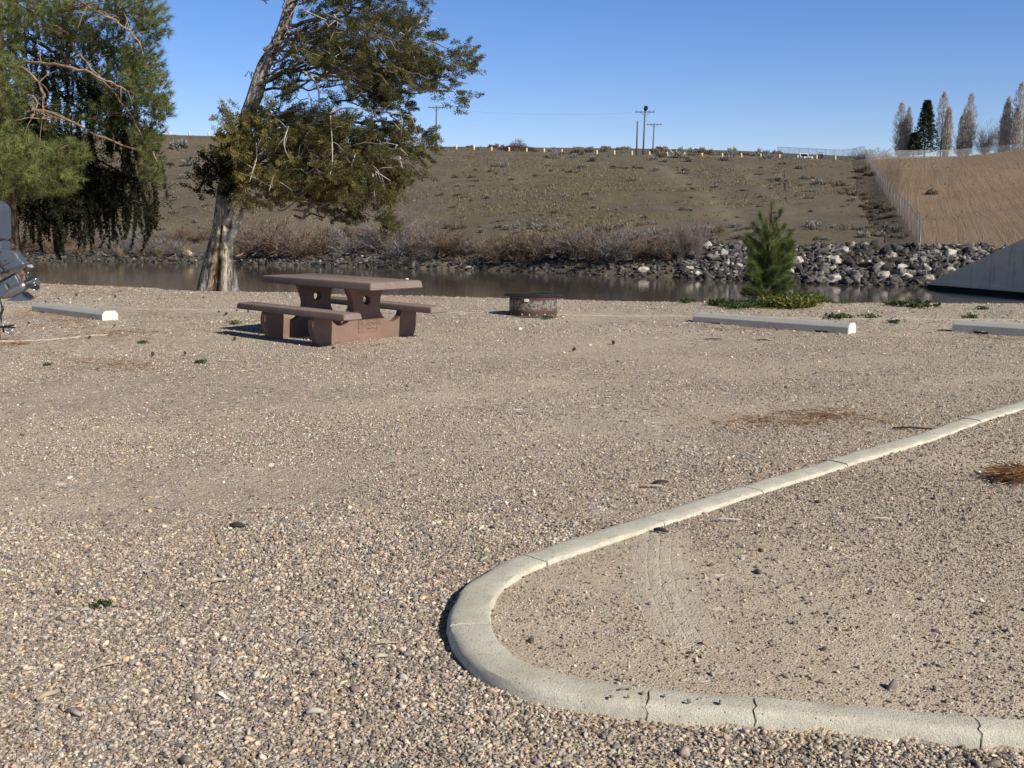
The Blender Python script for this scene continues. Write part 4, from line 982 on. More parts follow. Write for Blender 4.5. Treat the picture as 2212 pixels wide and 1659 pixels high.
# two people -------------------------------------------------------------
def person(px, Y, label, rot, jacket, pants, lean=0):
    p = at(px, 341, Y); e = tag(empty('person', (p[0], Y, tzs(p[0], Y)), rot), label, 'person')
    skin = simple('skin', (.42, .27, .20), (.46, .30, .23), 10, bump=0)
    def sk(name, V, E, Rd, mat, parent, root=0):
        me = bpy.data.meshes.new(name); me.from_pydata(V, E, []); o = link(name, me, mat, parent)
        m1 = o.modifiers.new('skin', 'SKIN'); me.skin_vertices[0].data[root].use_root = True
        for i, r_ in enumerate(Rd): me.skin_vertices[0].data[i].radius = (r_, r_*.85)
        m2 = o.modifiers.new('sub', 'SUBSURF'); m2.levels = 1; m2.render_levels = 1; return o
    V = [(0, 0, .95), (0, .0, 1.2), (0, 0, 1.42), (0, .0, 1.52), (0, -.02, 1.64), (0, -.02, 1.74),
         (.10, 0, .90), (.11, -.02, .50), (.12, .02, .08), (.12, -.16, .05), (-.10, 0, .90), (-.12, .03, .50), (-.13, .06, .08), (-.13, -.12, .05),
         (.20, 0, 1.42), (.27, .02, 1.14), (.22, -.16, .95), (.20, -.24, .92), (-.20, 0, 1.42), (-.27, .02, 1.14), (-.22, -.14, .93), (-.20, -.22, .90)]
    Ed = [(0, 1), (1, 2), (2, 3), (3, 4), (4, 5), (0, 6), (6, 7), (7, 8), (8, 9), (0, 10), (10, 11), (11, 12), (12, 13), (2, 14), (14, 15), (15, 16), (16, 17), (2, 18), (18, 19), (19, 20), (20, 21)]
    Rd = [.15, .14, .13, .055, .10, .08, .09, .065, .045, .035, .09, .065, .045, .035, .065, .05, .035, .03, .065, .05, .035, .03]
    body = sk('body', V, Ed, Rd, skin, e)
    k = [0, 1, 2, 14, 15, 16, 18, 19, 20]; mp = {a: i for i, a in enumerate(k)}
    sk('jacket', [V[a] for a in k], [(mp[a], mp[b]) for a, b in Ed if a in mp and b in mp], [Rd[a]+.03 for a in k], jacket, e)
    k = [0, 6, 7, 8, 10, 11, 12]; mp = {a: i for i, a in enumerate(k)}
    sk('trousers', [V[a] for a in k], [(mp[a], mp[b]) for a, b in Ed if a in mp and b in mp], [Rd[a]+.02 for a in k], pants, e)
    bm = bmesh.new(); bmesh.ops.create_uvsphere(bm, u_segments=12, v_segments=8, radius=.115); bmesh.ops.translate(bm, vec=(0, .0, 1.72), verts=bm.verts)
    bmesh.ops.delete(bm, geom=[v for v in bm.verts if v.co.z < 1.69 and v.co.y < .02], context='VERTS'); link('hair', bm_mesh('hair', bm, True), blk, e)
person(1769.5, 201, 'person in black clothes standing just right of the pickup', R(200), blk, navy)
person(1775, 202, 'person in dark jacket standing behind, farther from the pickup', R(150), navy, blk)

# fences -----------------------------------------------------------------
gm_ = simple('galvanised_steel', (.24, .245, .25), (.34, .345, .35), 9, rough=.5, metal=.3, bump=0)
fm = M('chain_link', .6, .3); fm.base((.44, .45, .46)); uv = fm.n('ShaderNodeUVMap'); sx_ = fm.n('ShaderNodeSeparateXYZ'); fm.l(uv.outputs[0], sx_.inputs[0])
def dia(op):
    s_ = fm.math(op, sx_.outputs[0], sx_.outputs[1]); s_ = fm.math('MULTIPLY', s_, 1/.1); s_ = fm.math('FRACT', s_); s_ = fm.math('ABSOLUTE', fm.math('SUBTRACT', s_, .5)); return fm.math('LESS_THAN', s_, .08)
am = fm.math('MAXIMUM', dia('ADD'), dia('SUBTRACT')); tr = fm.n('ShaderNodeBsdfTransparent'); mx = fm.n('ShaderNodeMixShader')
fm.l(am, mx.inputs[0]); fm.l(tr.outputs[0], mx.inputs[1]); fm.l(fm.b.outputs[0], mx.inputs[2]); fm.l(mx.outputs[0], fm.N['Material Output'].inputs[0])
def fence(pts, hgt, label, step, post_r=.035, rail=True, barbed=False):
    P = [Vector(p) for p in pts]; Q = resample([Vector((p.x, p.y, 0)) for p in P], step)
    e = tag(empty('chain_link_fence', (Q[0].x, Q[0].y, tzs(Q[0].x, Q[0].y))), label, 'fence'); inv = Matrix.Translation(-e.location)
    G = [Vector((q.x, q.y, tzs(q.x, q.y))) for q in Q]
    pm_ = bmesh.new(); tube(pm_, [(0, 0, -.1), (0, 0, hgt+.08)], post_r, 6); pme = bm_mesh('post', pm_, True)
    for g in G: link('post', pme, gm_, e, g-e.location)
    if rail:
        bm = bmesh.new(); tube(bm, [g+Vector((0, 0, hgt)) for g in G], .028, 5); link('top_rail', bm_mesh('top_rail', bm), gm_, e).matrix_parent_inverse = inv
    bm = bmesh.new(); ul = bm.loops.layers.uv.new('UVMap'); d = 0
    for a, b in zip(G, G[1:]):
        L = (b-a).length; v = [bm.verts.new(x) for x in (a, b, b+Vector((0, 0, hgt)), a+Vector((0, 0, hgt)))]; f = bm.faces.new(v)
        for lp, uvv in zip(f.loops, ((d, 0), (d+L, 0), (d+L, hgt), (d, hgt))): lp[ul].uv = uvv
        d += L
    link('mesh_panel', bm_mesh('mesh_panel', bm, recalc=False), fm.m, e).matrix_parent_inverse = inv
fence([p for p in fpts[1:]], 2.0, 'chain link fence running down the hillside to the water', 4.2)
def onY(lst): return [(at(x, 340, Y)[0], Y, 0) for x, Y in lst]
fence(onY([(1679, 222), (1720, 218), (1760, 212), (1800, 206), (1840, 200), (1869, 190)]), 2.4, 'long chain link fence along the crest behind the pickup', 3.0)
fence(onY([(1869, 192), (1900, 215), (2000, 222), (2100, 222), (2330, 215)]), 1.9, 'chain link fence in front of the poplar trees', 4.5)
# small white posts on the bank near the wing wall
for px, pb, pt, lab in ((1999, 615, 578, 'short white marker post at the waterline by the wing wall'), (2046, 576, 545, 'white marker post on the rocks above the wing wall'), (2100, 549, 531, 'upper white marker post left of the wing wall slope'), (2122, 532, 508, 'topmost white marker post beside the wing wall edge')):
    h = hit(px, pb); t = at(px+.5, pt, h[1]); bm = bmesh.new(); tube(bm, [(0, 0, -.2), (0, 0, t[2]-h[2])], .045, 6)
    tag(link('marker_post', bm_mesh('marker_post', bm), gm_, loc=h), lab, 'post')
# pipe line on the slope (black seam)
pts = [hit(x, y) for x, y in ((1694, 349), (1694.5, 375), (1696, 400), (1697, 430))]; bm = bmesh.new(); tube(bm, [(p[0], p[1], p[2]+.06) for p in pts], .045, 6)
tag(link('drain_pipe', bm_mesh('drain_pipe', bm, True), simple('rust_pipe', (.05, .035, .03), (.10, .06, .045))), 'thin dark pipe running straight down the slope', 'pipe')
pts = [hit(x, y) for x, y in ((1868, 352), (1880, 385), (1905, 420), (1918, 436))]

# wing wall ---------------------------------------------------------------
A_ = gp(2003, 622, WZ); B_ = gp(2212, 640, WZ); d = Vector((B_[0]-A_[0], B_[1]-A_[1], 0)); L0 = d.length; dn = d.normalized(); E_ = Vector(A_)+dn*L0*2.2
def wz_at(s):     # top edge height along the wall
    p = Vector(A_)+dn*s; px = CX+F*p.x/(p.y*CP-(0-H)*SP); py = np.interp(px, [2003, 2012, 2212, 2700], [616, 611, 515, 281]); return at(px, py, p.y)[2]
cw = M('wall_concrete', .8, .25); v_ = cw.pos(scale=(1, 1, 2.6)); n_ = cw.noise(v_, .8, 6, .7); n2_ = cw.noise(cw.pos(scale=(2.5, 2.5, .25)), 1.3, 5, .65)
c_ = cw.mix(cw.ramp(n_, [(.3, 0), (.7, 1)]), (.78, .58, .41), (.92, .72, .53)); c_ = cw.mix(cw.ramp(n2_, [(.32, .45), (.46, 0)]), c_, (.33, .26, .19)); cz = cw.n('ShaderNodeSeparateXYZ'); cw.l(cw.pos(), cz.inputs[0])
foot_band = cw.n('ShaderNodeMapRange'); foot_band.inputs[1].default_value = WZ+.22; foot_band.inputs[2].default_value = WZ+.3; foot_band.inputs[3].default_value = 1; foot_band.inputs[4].default_value = 0; cw.l(cz.outputs['Z'], foot_band.inputs[0])  # near-black band along the foot of the wall
c_ = cw.mix(foot_band.outputs[0], c_, (.012, .012, .012)); cw.base(c_); cw.bump(n_, .3, .03)
ww = tag(empty('wing_wall', A_), 'grey stained concrete wing wall sloping up from the water', 'wall')
bm = bmesh.new(); ss = np.linspace(0, L0*2.2, 40); nrm = Vector((-dn.y, dn.x, 0)); 
if nrm.y < 0: nrm = -nrm
rows = []
for s_ in ss:
    p = Vector((A_[0], A_[1], 0))+dn*s_; zt = min(max(wz_at(s_), WZ+.35), 6)
    rows.append([bm.verts.new((p.x, p.y, WZ-1)), bm.verts.new((p.x, p.y, zt)), bm.verts.new((p.x+nrm.x*.5, p.y+nrm.y*.5, zt)), bm.verts.new((p.x+nrm.x*.5, p.y+nrm.y*.5, WZ-1))])
for a, b in zip(rows, rows[1:]):
    for q in range(3): bm.faces.new((a[q], b[q], b[q+1], a[q+1]))
bm.faces.new(rows[0]); o = link('wall', bm_mesh('wall', bm), cw.m, ww); o.matrix_parent_inverse = Matrix.Translation(-Vector(A_))
bm = bmesh.new(); prv = None
for s_ in ss:
    p = Vector((A_[0], A_[1], 0))+dn*s_-nrm*.12
    cur = [bm.verts.new((p.x, p.y, WZ+.25)), bm.verts.new((p.x, p.y, WZ+.42)), bm.verts.new((p.x+nrm.x*.119, p.y+nrm.y*.119, WZ+.44)), bm.verts.new((p.x+nrm.x*.119, p.y+nrm.y*.119, WZ+.25))]
    if prv:
        for q in range(4): bm.faces.new((prv[q], cur[q], cur[(q+1) % 4], prv[(q+1) % 4]))
    prv = cur
o = link('ledge', bm_mesh('ledge', bm), cw.m, ww); o.matrix_parent_inverse = Matrix.Translation(-Vector(A_))

# ------------------------------------------------------------------ far trees
def poplar_mesh(seed, stems=3, hh=18.0):
    r = np.random.default_rng(seed); parts = []; bmx = bmesh.new()
    tips = []
    for s_ in range(stems):
        x0, y0 = (0, 0) if s_ == 0 else r.normal(0, .75, 2); Ht = hh*(1 if s_ == 0 else r.uniform(.6, .88)); wd = Ht*r.uniform(.060, .082)
        tube(bmx, [(x0*.4, y0*.4, -.3), (x0, y0, Ht*.3), (x0*1.05, y0, Ht*.97)], [.18, .13, .03], 6)
        n = 3000; f = r.beta(1.25, 1.15, n)*.95+.05; env = wd*(np.sin(np.pi*np.clip(f, 0, 1)**.85)**.7+.1)
        lump = 1+.35*np.sin(f*31+s_*2)*np.sin(f*13+seed)
        a = r.uniform(0, 6.28, n); rad = env*lump*np.sqrt(r.uniform(0, 1, n)); z = Ht*f
        P = np.stack([x0+np.cos(a)*rad, y0+np.sin(a)*rad, z-.5], 1); D = unit(np.stack([np.cos(a)*.35, np.sin(a)*.35, np.ones(n)*1.3], 1)+r.normal(0, .15, (n, 3)))
        mf = r.random((n, 1)); c = np.array([.25, .22, .19])*(1-mf)+np.array([.64, .59, .52])*mf
        parts.append(tris(P, D, r.uniform(.35, 1.0, n), .055, c, '', False))
    return mesh_np('crown', *join(parts)), bm_mesh('trunk', bmx, True)
palebark = simple('pale_bark', (.28, .25, .21), (.38, .35, .30), 6)
def far_tree(name, cm_, tm_, mat, tmat, px, Y, wscale, hscale, label, group, rz=0):
    X = at(px, 340, Y)[0]; e = tag(empty(name, (X, Y, tzs(X, Y)-.2), rz), label, 'tree', group); e.scale = (wscale, wscale, hscale)
    c = bpy.data.objects.new('crown', cm_); COL.objects.link(c); c.parent = e
    if not cm_.materials: cm_.materials.append(mat)
    t = bpy.data.objects.new('trunk', tm_); COL.objects.link(t); t.parent = e
    if not tm_.materials: tm_.materials.append(tmat)
PP = [poplar_mesh(i, 3+i % 2, 18) for i in range(3)]
def hsc(px, top, Y, hm_=18):
    X = at(px, 340, Y)[0]; return (at(px, top, Y)[2]-tzs(X, Y))/hm_
for i, (px, top, Y, ws, lab) in enumerate([(1942, 218, 262, 1.35, 'leftmost bare poplar on the plateau'), (1958, 228, 268, .9, 'thin poplar just right of the leftmost one'), (2031, 194, 262, 1.3, 'tall poplar right of the dark conifer'), (2089, 198, 262, 1.25, 'poplar standing alone between two round bare trees'),
                                         (2077, 232, 266, .7, 'thin shorter poplar beside the lone one'), (2195, 175, 250, 1.45, 'tallest poplar at the right edge'), (2170, 205, 255, 1.0, 'poplar just left of the tallest one'), (2225, 165, 252, 1.4, 'poplar cut by the right edge of the frame')]):
    a = PP[i % 3]; far_tree('poplar_tree', a[0], a[1], TWIG, palebark, px, Y, ws, hsc(px, top, Y), lab, 'trees on the far plateau', i*1.3)
r = np.random.default_rng(9); n = 5200; f = r.random(n)**.8; hgt = 13.0; rad = (1-f)**.8*2.3+.12; a = r.uniform(0, 6.28, n); rd = rad*np.sqrt(r.random(n))*(1+.45*np.sin(a*5+f*40))
P = np.stack([np.cos(a)*rd, np.sin(a)*rd, 1.0+f*(hgt-1)], 1); D = unit(np.stack([np.cos(a), np.sin(a), .35*np.ones(n)], 1)+r.normal(0, .3, (n, 3))); mf = r.random((n, 1))
cmx = mesh_np('crown', *tris(P, D, r.uniform(.3, .8, n), .22, np.array([.02, .028, .018])*(1-mf)+np.array([.085, .10, .055])*mf, '', True))
bm = bmesh.new(); tube(bm, [(0, 0, -.3), (0, 0, 12)], [.25, .05], 7); tmx = bm_mesh('trunk', bm, True)
far_tree('conifer_tree', cmx, tmx, LEAF, pw, 1996, 258, 1.15, hsc(1996, 216, 258, 13), 'dark conifer between the bare poplars', 'trees on the far plateau')
far_tree('conifer_tree', cmx, tmx, LEAF, pw, 1972, 262, .9, hsc(1972, 285, 262, 13), 'low dark conifer left of the tall dark conifer', 'trees on the far plateau')
for px, top, Y, ws, lab in ((2125, 268, 270, 9.5, 'dark rounded bare tree right of the lone poplar'), (2072, 290, 275, 6.5, 'low rounded bare tree left of the lone poplar'), (1885, 316, 240, 4.5, 'low bare bush tree near the fence corner'), (1860, 320, 238, 4.5, 'tangled bare bush at the fence corner'), (2158, 285, 272, 7, 'hazy bare tree beneath the right poplars'), (1915, 318, 250, 3.6, 'small reddish bare bush left of the poplars'), (2195, 300, 262, 7, 'brown bare bush at the foot of the right poplars')):
    X = at(px, 340, Y)[0]; o = bpy.data.objects.new('bare_tree', BR['tall' if ws > 6 else 'brown'][0]); COL.objects.link(o); zb = tzs(X, Y); o.location = (X, Y, zb-.1)
    o.scale = (ws*.95, ws*.95, (at(px, top, Y)[2]-zb)/.88); o.rotation_euler = (0, 0, rr.uniform(0, 6)); tag(o, lab, 'tree', 'trees on the far plateau')

# ================================================================== NEAR TREES
def crown_obj(parts, mat, parent, name='crown', inv=None):
    o = link(name, mesh_np(name, *join(parts)), mat, parent)
    if inv is not None: o.matrix_parent_inverse = Matrix.Translation(-inv)
    return o
def tri3(p): V, Fc, C = p; return (V, np.concatenate([Fc[:, [0, 1, 2]], Fc[:, [0, 2, 3]]]) if Fc.shape[1] == 4 else Fc, C)
def clumps(C0, D0, size, n, cA, cB, leaf=(.055, .028), shade=1.0):
    """scaly sprays: C0 (k,3) centres, D0 (k,3) directions, n leaves per clump"""
    k = len(C0); idx = np.repeat(np.arange(k), n); m = k*n; size = np.broadcast_to(size, k)[idx][:, None]
    u = RNG.random((m, 1)); off = RNG.normal(0, 1, (m, 3)); off = unit(off)*RNG.random((m, 1))**.5
    P = C0[idx]+D0[idx]*(u-.35)*size*1.05+off*size*.34*(1-.55*u)
    D = unit(D0[idx]*.9+off*.8+RNG.normal(0, .3, (m, 3))); tone = RNG.random((k, 1))[idx]*.7+RNG.random((m, 1))*.3
    off2 = off; c = cA*(1-tone)+cB*tone; c = c*(.75+.4*u)*shade
    return tri3(tris(P, D, leaf[0]*RNG.uniform(.6, 1.4, m), leaf[1]*RNG.uniform(.7, 1.3, m), c, '', True))
def tufts(C0, D0, L, n, cA, cB, wid=.0055, stem=.10, spread=.75):
    k = len(C0); idx = np.repeat(np.arange(k), n); m = k*n
    P = C0[idx]-D0[idx]*RNG.random((m, 1))*stem; D = unit(D0[idx]+RNG.normal(0, spread, (m, 3)))
    tone = RNG.random((k, 1))[idx]*.65+RNG.random((m, 1))*.35; c = cA*(1-tone)+cB*tone
    return tris(P, D, L*RNG.uniform(.6, 1.15, m), wid, c, '', False)

# ---- leaning juniper
YJ = gp(467, 630)[1]+.1
def zj(zx, zy, Y=None): return Vector(at((700+zx/1.382)/1.8517, (zy/1.382)/1.8517, Y or YJ))
mpp = 1/(1.8517*1.382)*YJ/(F*.985)          # metres per zoomed pixel at the trunk
tp = [(228, 1640, 222), (228, 1600, 205), (235, 1540, 178), (240, 1470, 150), (246, 1400, 138), (255, 1320, 118), (260, 1250, 100), (264, 1180, 90), (270, 1100, 80), (284, 1000, 76), (305, 920, 74), (335, 840, 72), (372, 720, 74), (408, 610, 76), (440, 530, 78), (470, 430, 76), (500, 340, 74), (538, 270, 66), (575, 200, 60), (603, 130, 58), (625, 60, 56), (650, -20, 50), (680, -110, 44), (720, -260, 34), (760, -420, 18)]
jt = tag(empty('juniper_tree', (zj(228, 1610).x, YJ, 0)), 'leaning juniper with hollow weathered trunk at the water edge', 'tree'); jinv = jt.location.copy()
cp_ = catmull([zj(a, b) for a, b, _ in tp], 5); rad = np.interp(np.linspace(0, len(tp)-1, len(cp_)), range(len(tp)), [c*mpp*.5 for _, _, c in tp])
NS = 40; V, C = [], []
for i, (p, r0) in enumerate(zip(cp_, rad)):
    zh = p.z
    for k in range(NS):
        a = 2*math.pi*k/NS; ca_ = math.cos(a); sa = math.sin(a)    # a = 0: +x, -pi/2: to the camera
        low = max(0, 1-zh/1.9)
        fl = 1+.07*math.sin(7*a+zh*1.1+math.sin(zh*2.3))+.05*math.sin(13*a-zh*1.7)+.035*math.sin(23*a+zh*3)+.05*math.sin(zh*3.7+2*math.sin(a))+(.10*math.sin(5*a+1)*low)
        da = (a-1.5*math.pi-(.18+.10*math.sin(zh*3)))
        da = (da+math.pi) % (2*math.pi)-math.pi
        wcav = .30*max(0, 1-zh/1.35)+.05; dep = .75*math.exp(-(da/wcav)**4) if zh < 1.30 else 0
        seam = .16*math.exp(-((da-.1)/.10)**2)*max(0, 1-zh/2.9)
        rr0 = r0*fl*(1-dep-seam)
        V.append((p.x+rr0*ca_, p.y+rr0*sa*.9, p.z-(.02 if i else .25)))
        grey = np.array([.225, .21, .20]); side = .5+.5*math.cos(a-(-.6))
        n_1 = .5+.5*math.sin(9*a+zh*4+2*math.sin(zh*5)); n_2 = .5+.5*math.sin(17*a+zh*7)
        c = grey*(.45+.9*n_2*n_1+.25*n_1)
        strip_ = max(0, 1-abs(da-.25)/.85)*max(0, 1-abs(zh-.6)/1.25); strip_ = min(1, strip_*1.5); c = c*(1-strip_)+np.array([.80, .68, .50])*strip_*(.7+.35*n_1)
        org = math.exp(-((da+.30)/.16)**2)*max(0, 1-abs(zh-.45)/.75); c = c*(1-org*.85)+np.array([.38, .17, .05])*org*.85
        org2 = math.exp(-((da+.02)/.18)**2)*max(0, 1-abs(zh-2.7)/.8)*n_1; c = c*(1-org2)+np.array([.20, .08, .045])*org2
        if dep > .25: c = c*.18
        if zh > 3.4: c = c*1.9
        C.append(c)
Fc = [];
for i in range(len(cp_)-1):
    for k in range(NS): Fc.append((i*NS+k, i*NS+(k+1) % NS, (i+1)*NS+(k+1) % NS, (i+1)*NS+k))
jb = M('juniper_bark', .9, .15); ja = jb.attr('col'); jv = jb.pos(scale=(1, 1, .14)); jn = jb.noise(jv, 22, 6, .75, .8)
jd = jb.noise(jb.pos(scale=(1, 1, .5)), 7, 6, .75, .5); jc = jb.mix(jb.ramp(jd, [(.52, 0), (.62, .75)]), ja.outputs['Color'], (.66, .60, .52)); jb.base(jb.mix(jb.ramp(jn, [(.38, .92), (.5, 0)]), jc, (.045, .036, .03))); jb.bump(jn, .9, .05)
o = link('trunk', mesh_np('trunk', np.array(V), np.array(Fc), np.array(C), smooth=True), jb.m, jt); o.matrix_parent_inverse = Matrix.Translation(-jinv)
# broken side stub
bm = bmesh.new(); tube(bm, [zj(268, 1370, YJ-.05), zj(300, 1330, YJ-.1), zj(335, 1265, YJ-.15), zj(362, 1205, YJ-.15), zj(378, 1150, YJ-.15)], [.11, .085, .07, .05, .012], 12)
tube(bm, [zj(285, 1240, YJ-.1), zj(310, 1180, YJ-.15), zj(322, 1135, YJ-.15)], [.07, .05, .008], 12)
stub = simple('weathered_wood', (.24, .21, .18), (.50, .45, .37), 7, bump=.6, bd=.03)
o = link('broken_stub', bm_mesh('broken_stub', bm, True), stub, jt); o.matrix_parent_inverse = Matrix.Translation(-jinv)
JP = [(640, -90), (600, -20), (585, 0), (612, 30), (618, 60), (600, 105), (590, 150), (600, 170), (560, 195), (535, 232), (487, 232), (472, 285), (455, 300), (462, 335), (432, 345), (422, 385), (450, 410), (505, 402), (500, 430), (530, 440), (600, 425), (650, 418), (700, 452), (745, 470), (775, 425), (800, 455), (835, 490), (852, 430), (905, 385), (930, 355), (925, 318), (945, 300), (948, 245), (985, 215), (1012, 178), (1004, 128), (975, 150), (955, 120), (962, 70), (928, 20), (940, -90)]
def trunkpt(row):   # trunk centre at a picture row
    rows_ = [b/1.382/1.8517 for _, b, _ in tp][::-1]; k = np.interp(row, rows_, list(range(len(tp)))[::-1]); a = int(min(k, len(tp)-2)); f_ = k-a
    p, q = zj(tp[a][0], tp[a][1]), zj(tp[a+1][0], tp[a+1][1]); return p.lerp(q, f_)
rj = random.Random(4); CC, DD, TT_, SZ = [], [], [], []; bmb = bmesh.new(); nbr = 0
def jbranch(end, start, dens=1.0, sz=1.0, droop=.2):
    L = (end-start).length; mid = start.lerp(end, .5)+Vector((rj.gauss(0, .1), rj.gauss(0, .1), L*rj.uniform(.02, droop)))
    pts = catmull([start, mid, end], 6); tube(bmb, [p+Vector((rj.gauss(0, .03), rj.gauss(0, .03), rj.gauss(0, .05))) if 0 < i_ < len(pts)-1 else p for i_, p in enumerate(pts)], [max(.005, .006+.008*L*(1-i/len(pts))) for i in range(len(pts))], 5, cap=False)
    n = int(max(8, L*10.5*dens))
    pads = [(rj.uniform(.3, 1)**.75, Vector((rj.gauss(0, .22), rj.gauss(0, .3), rj.gauss(-.02, .20)))*min(1, .4+L*.25)) for _ in range(max(2, int(L*1.5)))]
    for _ in range(n):
        t, po = rj.choice(pads); t = min(1, max(.2, t+rj.gauss(0, .05))); k = min(int(t*(len(pts)-1)), len(pts)-2); p = pts[k].lerp(pts[k+1], t*(len(pts)-1)-k)
        d = (pts[k+1]-pts[k]).normalized(); sp__ = .30*(1.15-t*.5)*L**.3
        q = p+po+Vector((rj.gauss(0, .10), rj.gauss(0, .12), rj.gauss(0, .085)))
        dd = (d*.7+(q-p)*1.6+Vector((0, 0, .35))+Vector((rj.gauss(0, .3), rj.gauss(0, .3), rj.gauss(0, .25)))).normalized()
        CC.append(q); DD.append(dd); SZ.append(sz*rj.uniform(.14, .28))
while nbr < 118:
    x, y = rj.uniform(420, 1015), rj.uniform(-90, 490)
    if not inpoly([x], [y], JP)[0]: continue
    if rj.random() > (.8 if y < 250 else 1): continue
    sx_r = max(-90, y+rj.uniform(-60, 60) if x > 560 else y+rj.uniform(-20, 60)); s_ = trunkpt(sx_r); e0 = Vector(at(x, y, YJ)); s_ = s_.lerp(e0, rj.choice([0, .15, .3, .45]))+Vector((0, rj.gauss(0, .2), 0))
    dep = rj.gauss(-.1, 1.0)*min(1, .35+abs(x-500)/350); e_ = Vector(at(x, y, YJ+dep)); jbranch(e_, s_, .95); nbr += 1
for x, y in ((1012, 180), (1002, 128), (985, 205), (960, 80), (940, 300), (925, 370), (905, 385), (835, 488), (815, 470), (745, 470), (425, 385), (440, 360), (432, 405), (470, 300), (448, 350), (475, 240), (565, -10), (990, 170), (720, 455), (530, 160)):
    e_ = Vector(at(x, y, YJ+rj.gauss(0, .5))); s_ = trunkpt(y-30 if x > 700 else y+15)
    s_ = s_.lerp(e_, .45 if x > 700 else 0); jbranch(e_, s_, 1.5, .85)
for _ in range(46):      # the bushy lower left side that hides the trunk
    x, y = rj.uniform(468, 660), rj.uniform(238, 425)
    if not inpoly([x], [y], JP)[0]: continue
    s_ = trunkpt(y+rj.uniform(-20, 50)); jbranch(Vector(at(x, y, YJ-rj.uniform(.25, 1.1))), s_, 1.9, 1.0)
for k_ in range(38):
    x, y = (rj.uniform(770, 945), rj.uniform(290, 440)) if k_ < 26 else (rj.uniform(700, 960), rj.uniform(120, 300))
    if not inpoly([x], [y], JP)[0]: continue
    e_ = Vector(at(x, y, YJ+rj.gauss(0, .7))); jbranch(e_, e_+Vector((-.8, 0, rj.uniform(.2, .8))), 1.7, .9)
for _ in range(26):
    x, y = rj.uniform(640, 860), rj.uniform(380, 480)
    if not inpoly([x], [y], JP)[0]: continue
    e_ = Vector(at(x, y, YJ+rj.gauss(0, .7))); jbranch(e_, e_+Vector((-.5, 0, rj.uniform(.5, 1.1))), 2.0, .9)
CC = np.array([tuple(c) for c in CC]); DD = np.array([tuple(c) for c in DD]); SZ = np.array(SZ)
# sunlight painted into the colour: yellow sprays lower left, darker green upper right
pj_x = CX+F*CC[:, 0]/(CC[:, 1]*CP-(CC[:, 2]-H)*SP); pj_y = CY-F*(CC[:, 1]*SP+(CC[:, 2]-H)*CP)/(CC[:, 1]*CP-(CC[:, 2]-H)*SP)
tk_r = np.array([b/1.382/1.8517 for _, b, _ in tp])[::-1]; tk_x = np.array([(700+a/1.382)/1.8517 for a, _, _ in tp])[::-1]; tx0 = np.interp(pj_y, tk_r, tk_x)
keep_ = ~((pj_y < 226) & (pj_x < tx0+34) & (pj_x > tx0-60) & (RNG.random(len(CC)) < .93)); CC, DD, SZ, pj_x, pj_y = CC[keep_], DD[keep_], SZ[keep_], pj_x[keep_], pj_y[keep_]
sunlit_yel = np.clip(1-abs(pj_x-560)/330, 0, 1)*np.clip(1-abs(pj_y-330)/190, 0, 1); sunlit_yel = np.clip(sunlit_yel*1.3+RNG.normal(0, .12, len(CC)), 0, 1)[:, None]
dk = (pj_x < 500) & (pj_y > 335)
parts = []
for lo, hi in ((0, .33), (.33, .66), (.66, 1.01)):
    s_ = (sunlit_yel[:, 0] >= lo) & (sunlit_yel[:, 0] < hi) & ~dk; m_ = (lo+hi)/2
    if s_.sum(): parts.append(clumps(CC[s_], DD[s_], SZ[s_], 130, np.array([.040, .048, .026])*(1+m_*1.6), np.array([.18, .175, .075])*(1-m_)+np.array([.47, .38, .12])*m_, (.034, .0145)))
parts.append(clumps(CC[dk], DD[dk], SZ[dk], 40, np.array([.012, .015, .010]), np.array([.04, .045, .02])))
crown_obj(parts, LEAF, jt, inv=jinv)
o = link('branches', bm_mesh('branches', bmb, True), simple('branch_bark', (.14, .115, .095), (.24, .2, .165), 12, bump=.4), jt); o.matrix_parent_inverse = Matrix.Translation(-jinv)
deadm = simple('dead_wood', (.42, .38, .33), (.62, .58, .51), 9, bump=.3)
bm = bmesh.new()
for pl_ in ([(800, 665), (850, 630), (920, 600), (1040, 600), (1180, 620), (1320, 640)], [(715, 400), (780, 450), (795, 520), (792, 640), (740, 740), (700, 790)], [(720, 395), (850, 450)], [(1220, 160), (1290, 210), (1370, 245)], [(750, 540), (755, 700), (735, 830)], [(865, 640), (870, 880), (850, 990)], [(1060, 160), (1130, 260), (1180, 340)], [(610, 145), (690, 165)], [(1110, 945), (1190, 1000)], [(1220, 800), (1290, 860)], [(1230, 560), (1260, 680), (1235, 730)], [(630, 700), (600, 800), (640, 900)], [(1090, 960), (1105, 1130)], [(455, 790), (450, 880), (415, 1005)], [(690, 800), (660, 930)], [(1000, 850), (960, 960), (905, 1000)], [(880, 80), (905, 130), (870, 180)], [(1240, 850), (1250, 930)], [(980, 240), (900, 300), (830, 340)], [(700, 50), (830, 110)], [(1380, 110), (1300, 160)], [(940, 860), (900, 960)], [(545, 980), (520, 1060)]):
    Yd = YJ-rj.uniform(.7, 1.5); P = catmull([zj(a+rj.uniform(-6, 6), b, Yd+rj.uniform(-.15, .15)) for a, b in pl_], 5)
    w0 = .022 if len(pl_) > 3 else .013; tube(bm, P, [w0*(1-.7*i/len(P)) for i in range(len(P))], 5)
    for _ in range(5):
        i = rj.randrange(len(P)-1); q = P[i]+Vector((rj.gauss(0, .16), rj.gauss(0, .12), rj.gauss(-.02, .2))); tube(bm, [P[i], P[i].lerp(q, .5)+Vector((0, 0, .03)), q], [.006, .005, .003], 4)
o = link('dead_branches', bm_mesh('dead_branches', bm, True), deadm, jt); o.matrix_parent_inverse = Matrix.Translation(-jinv)

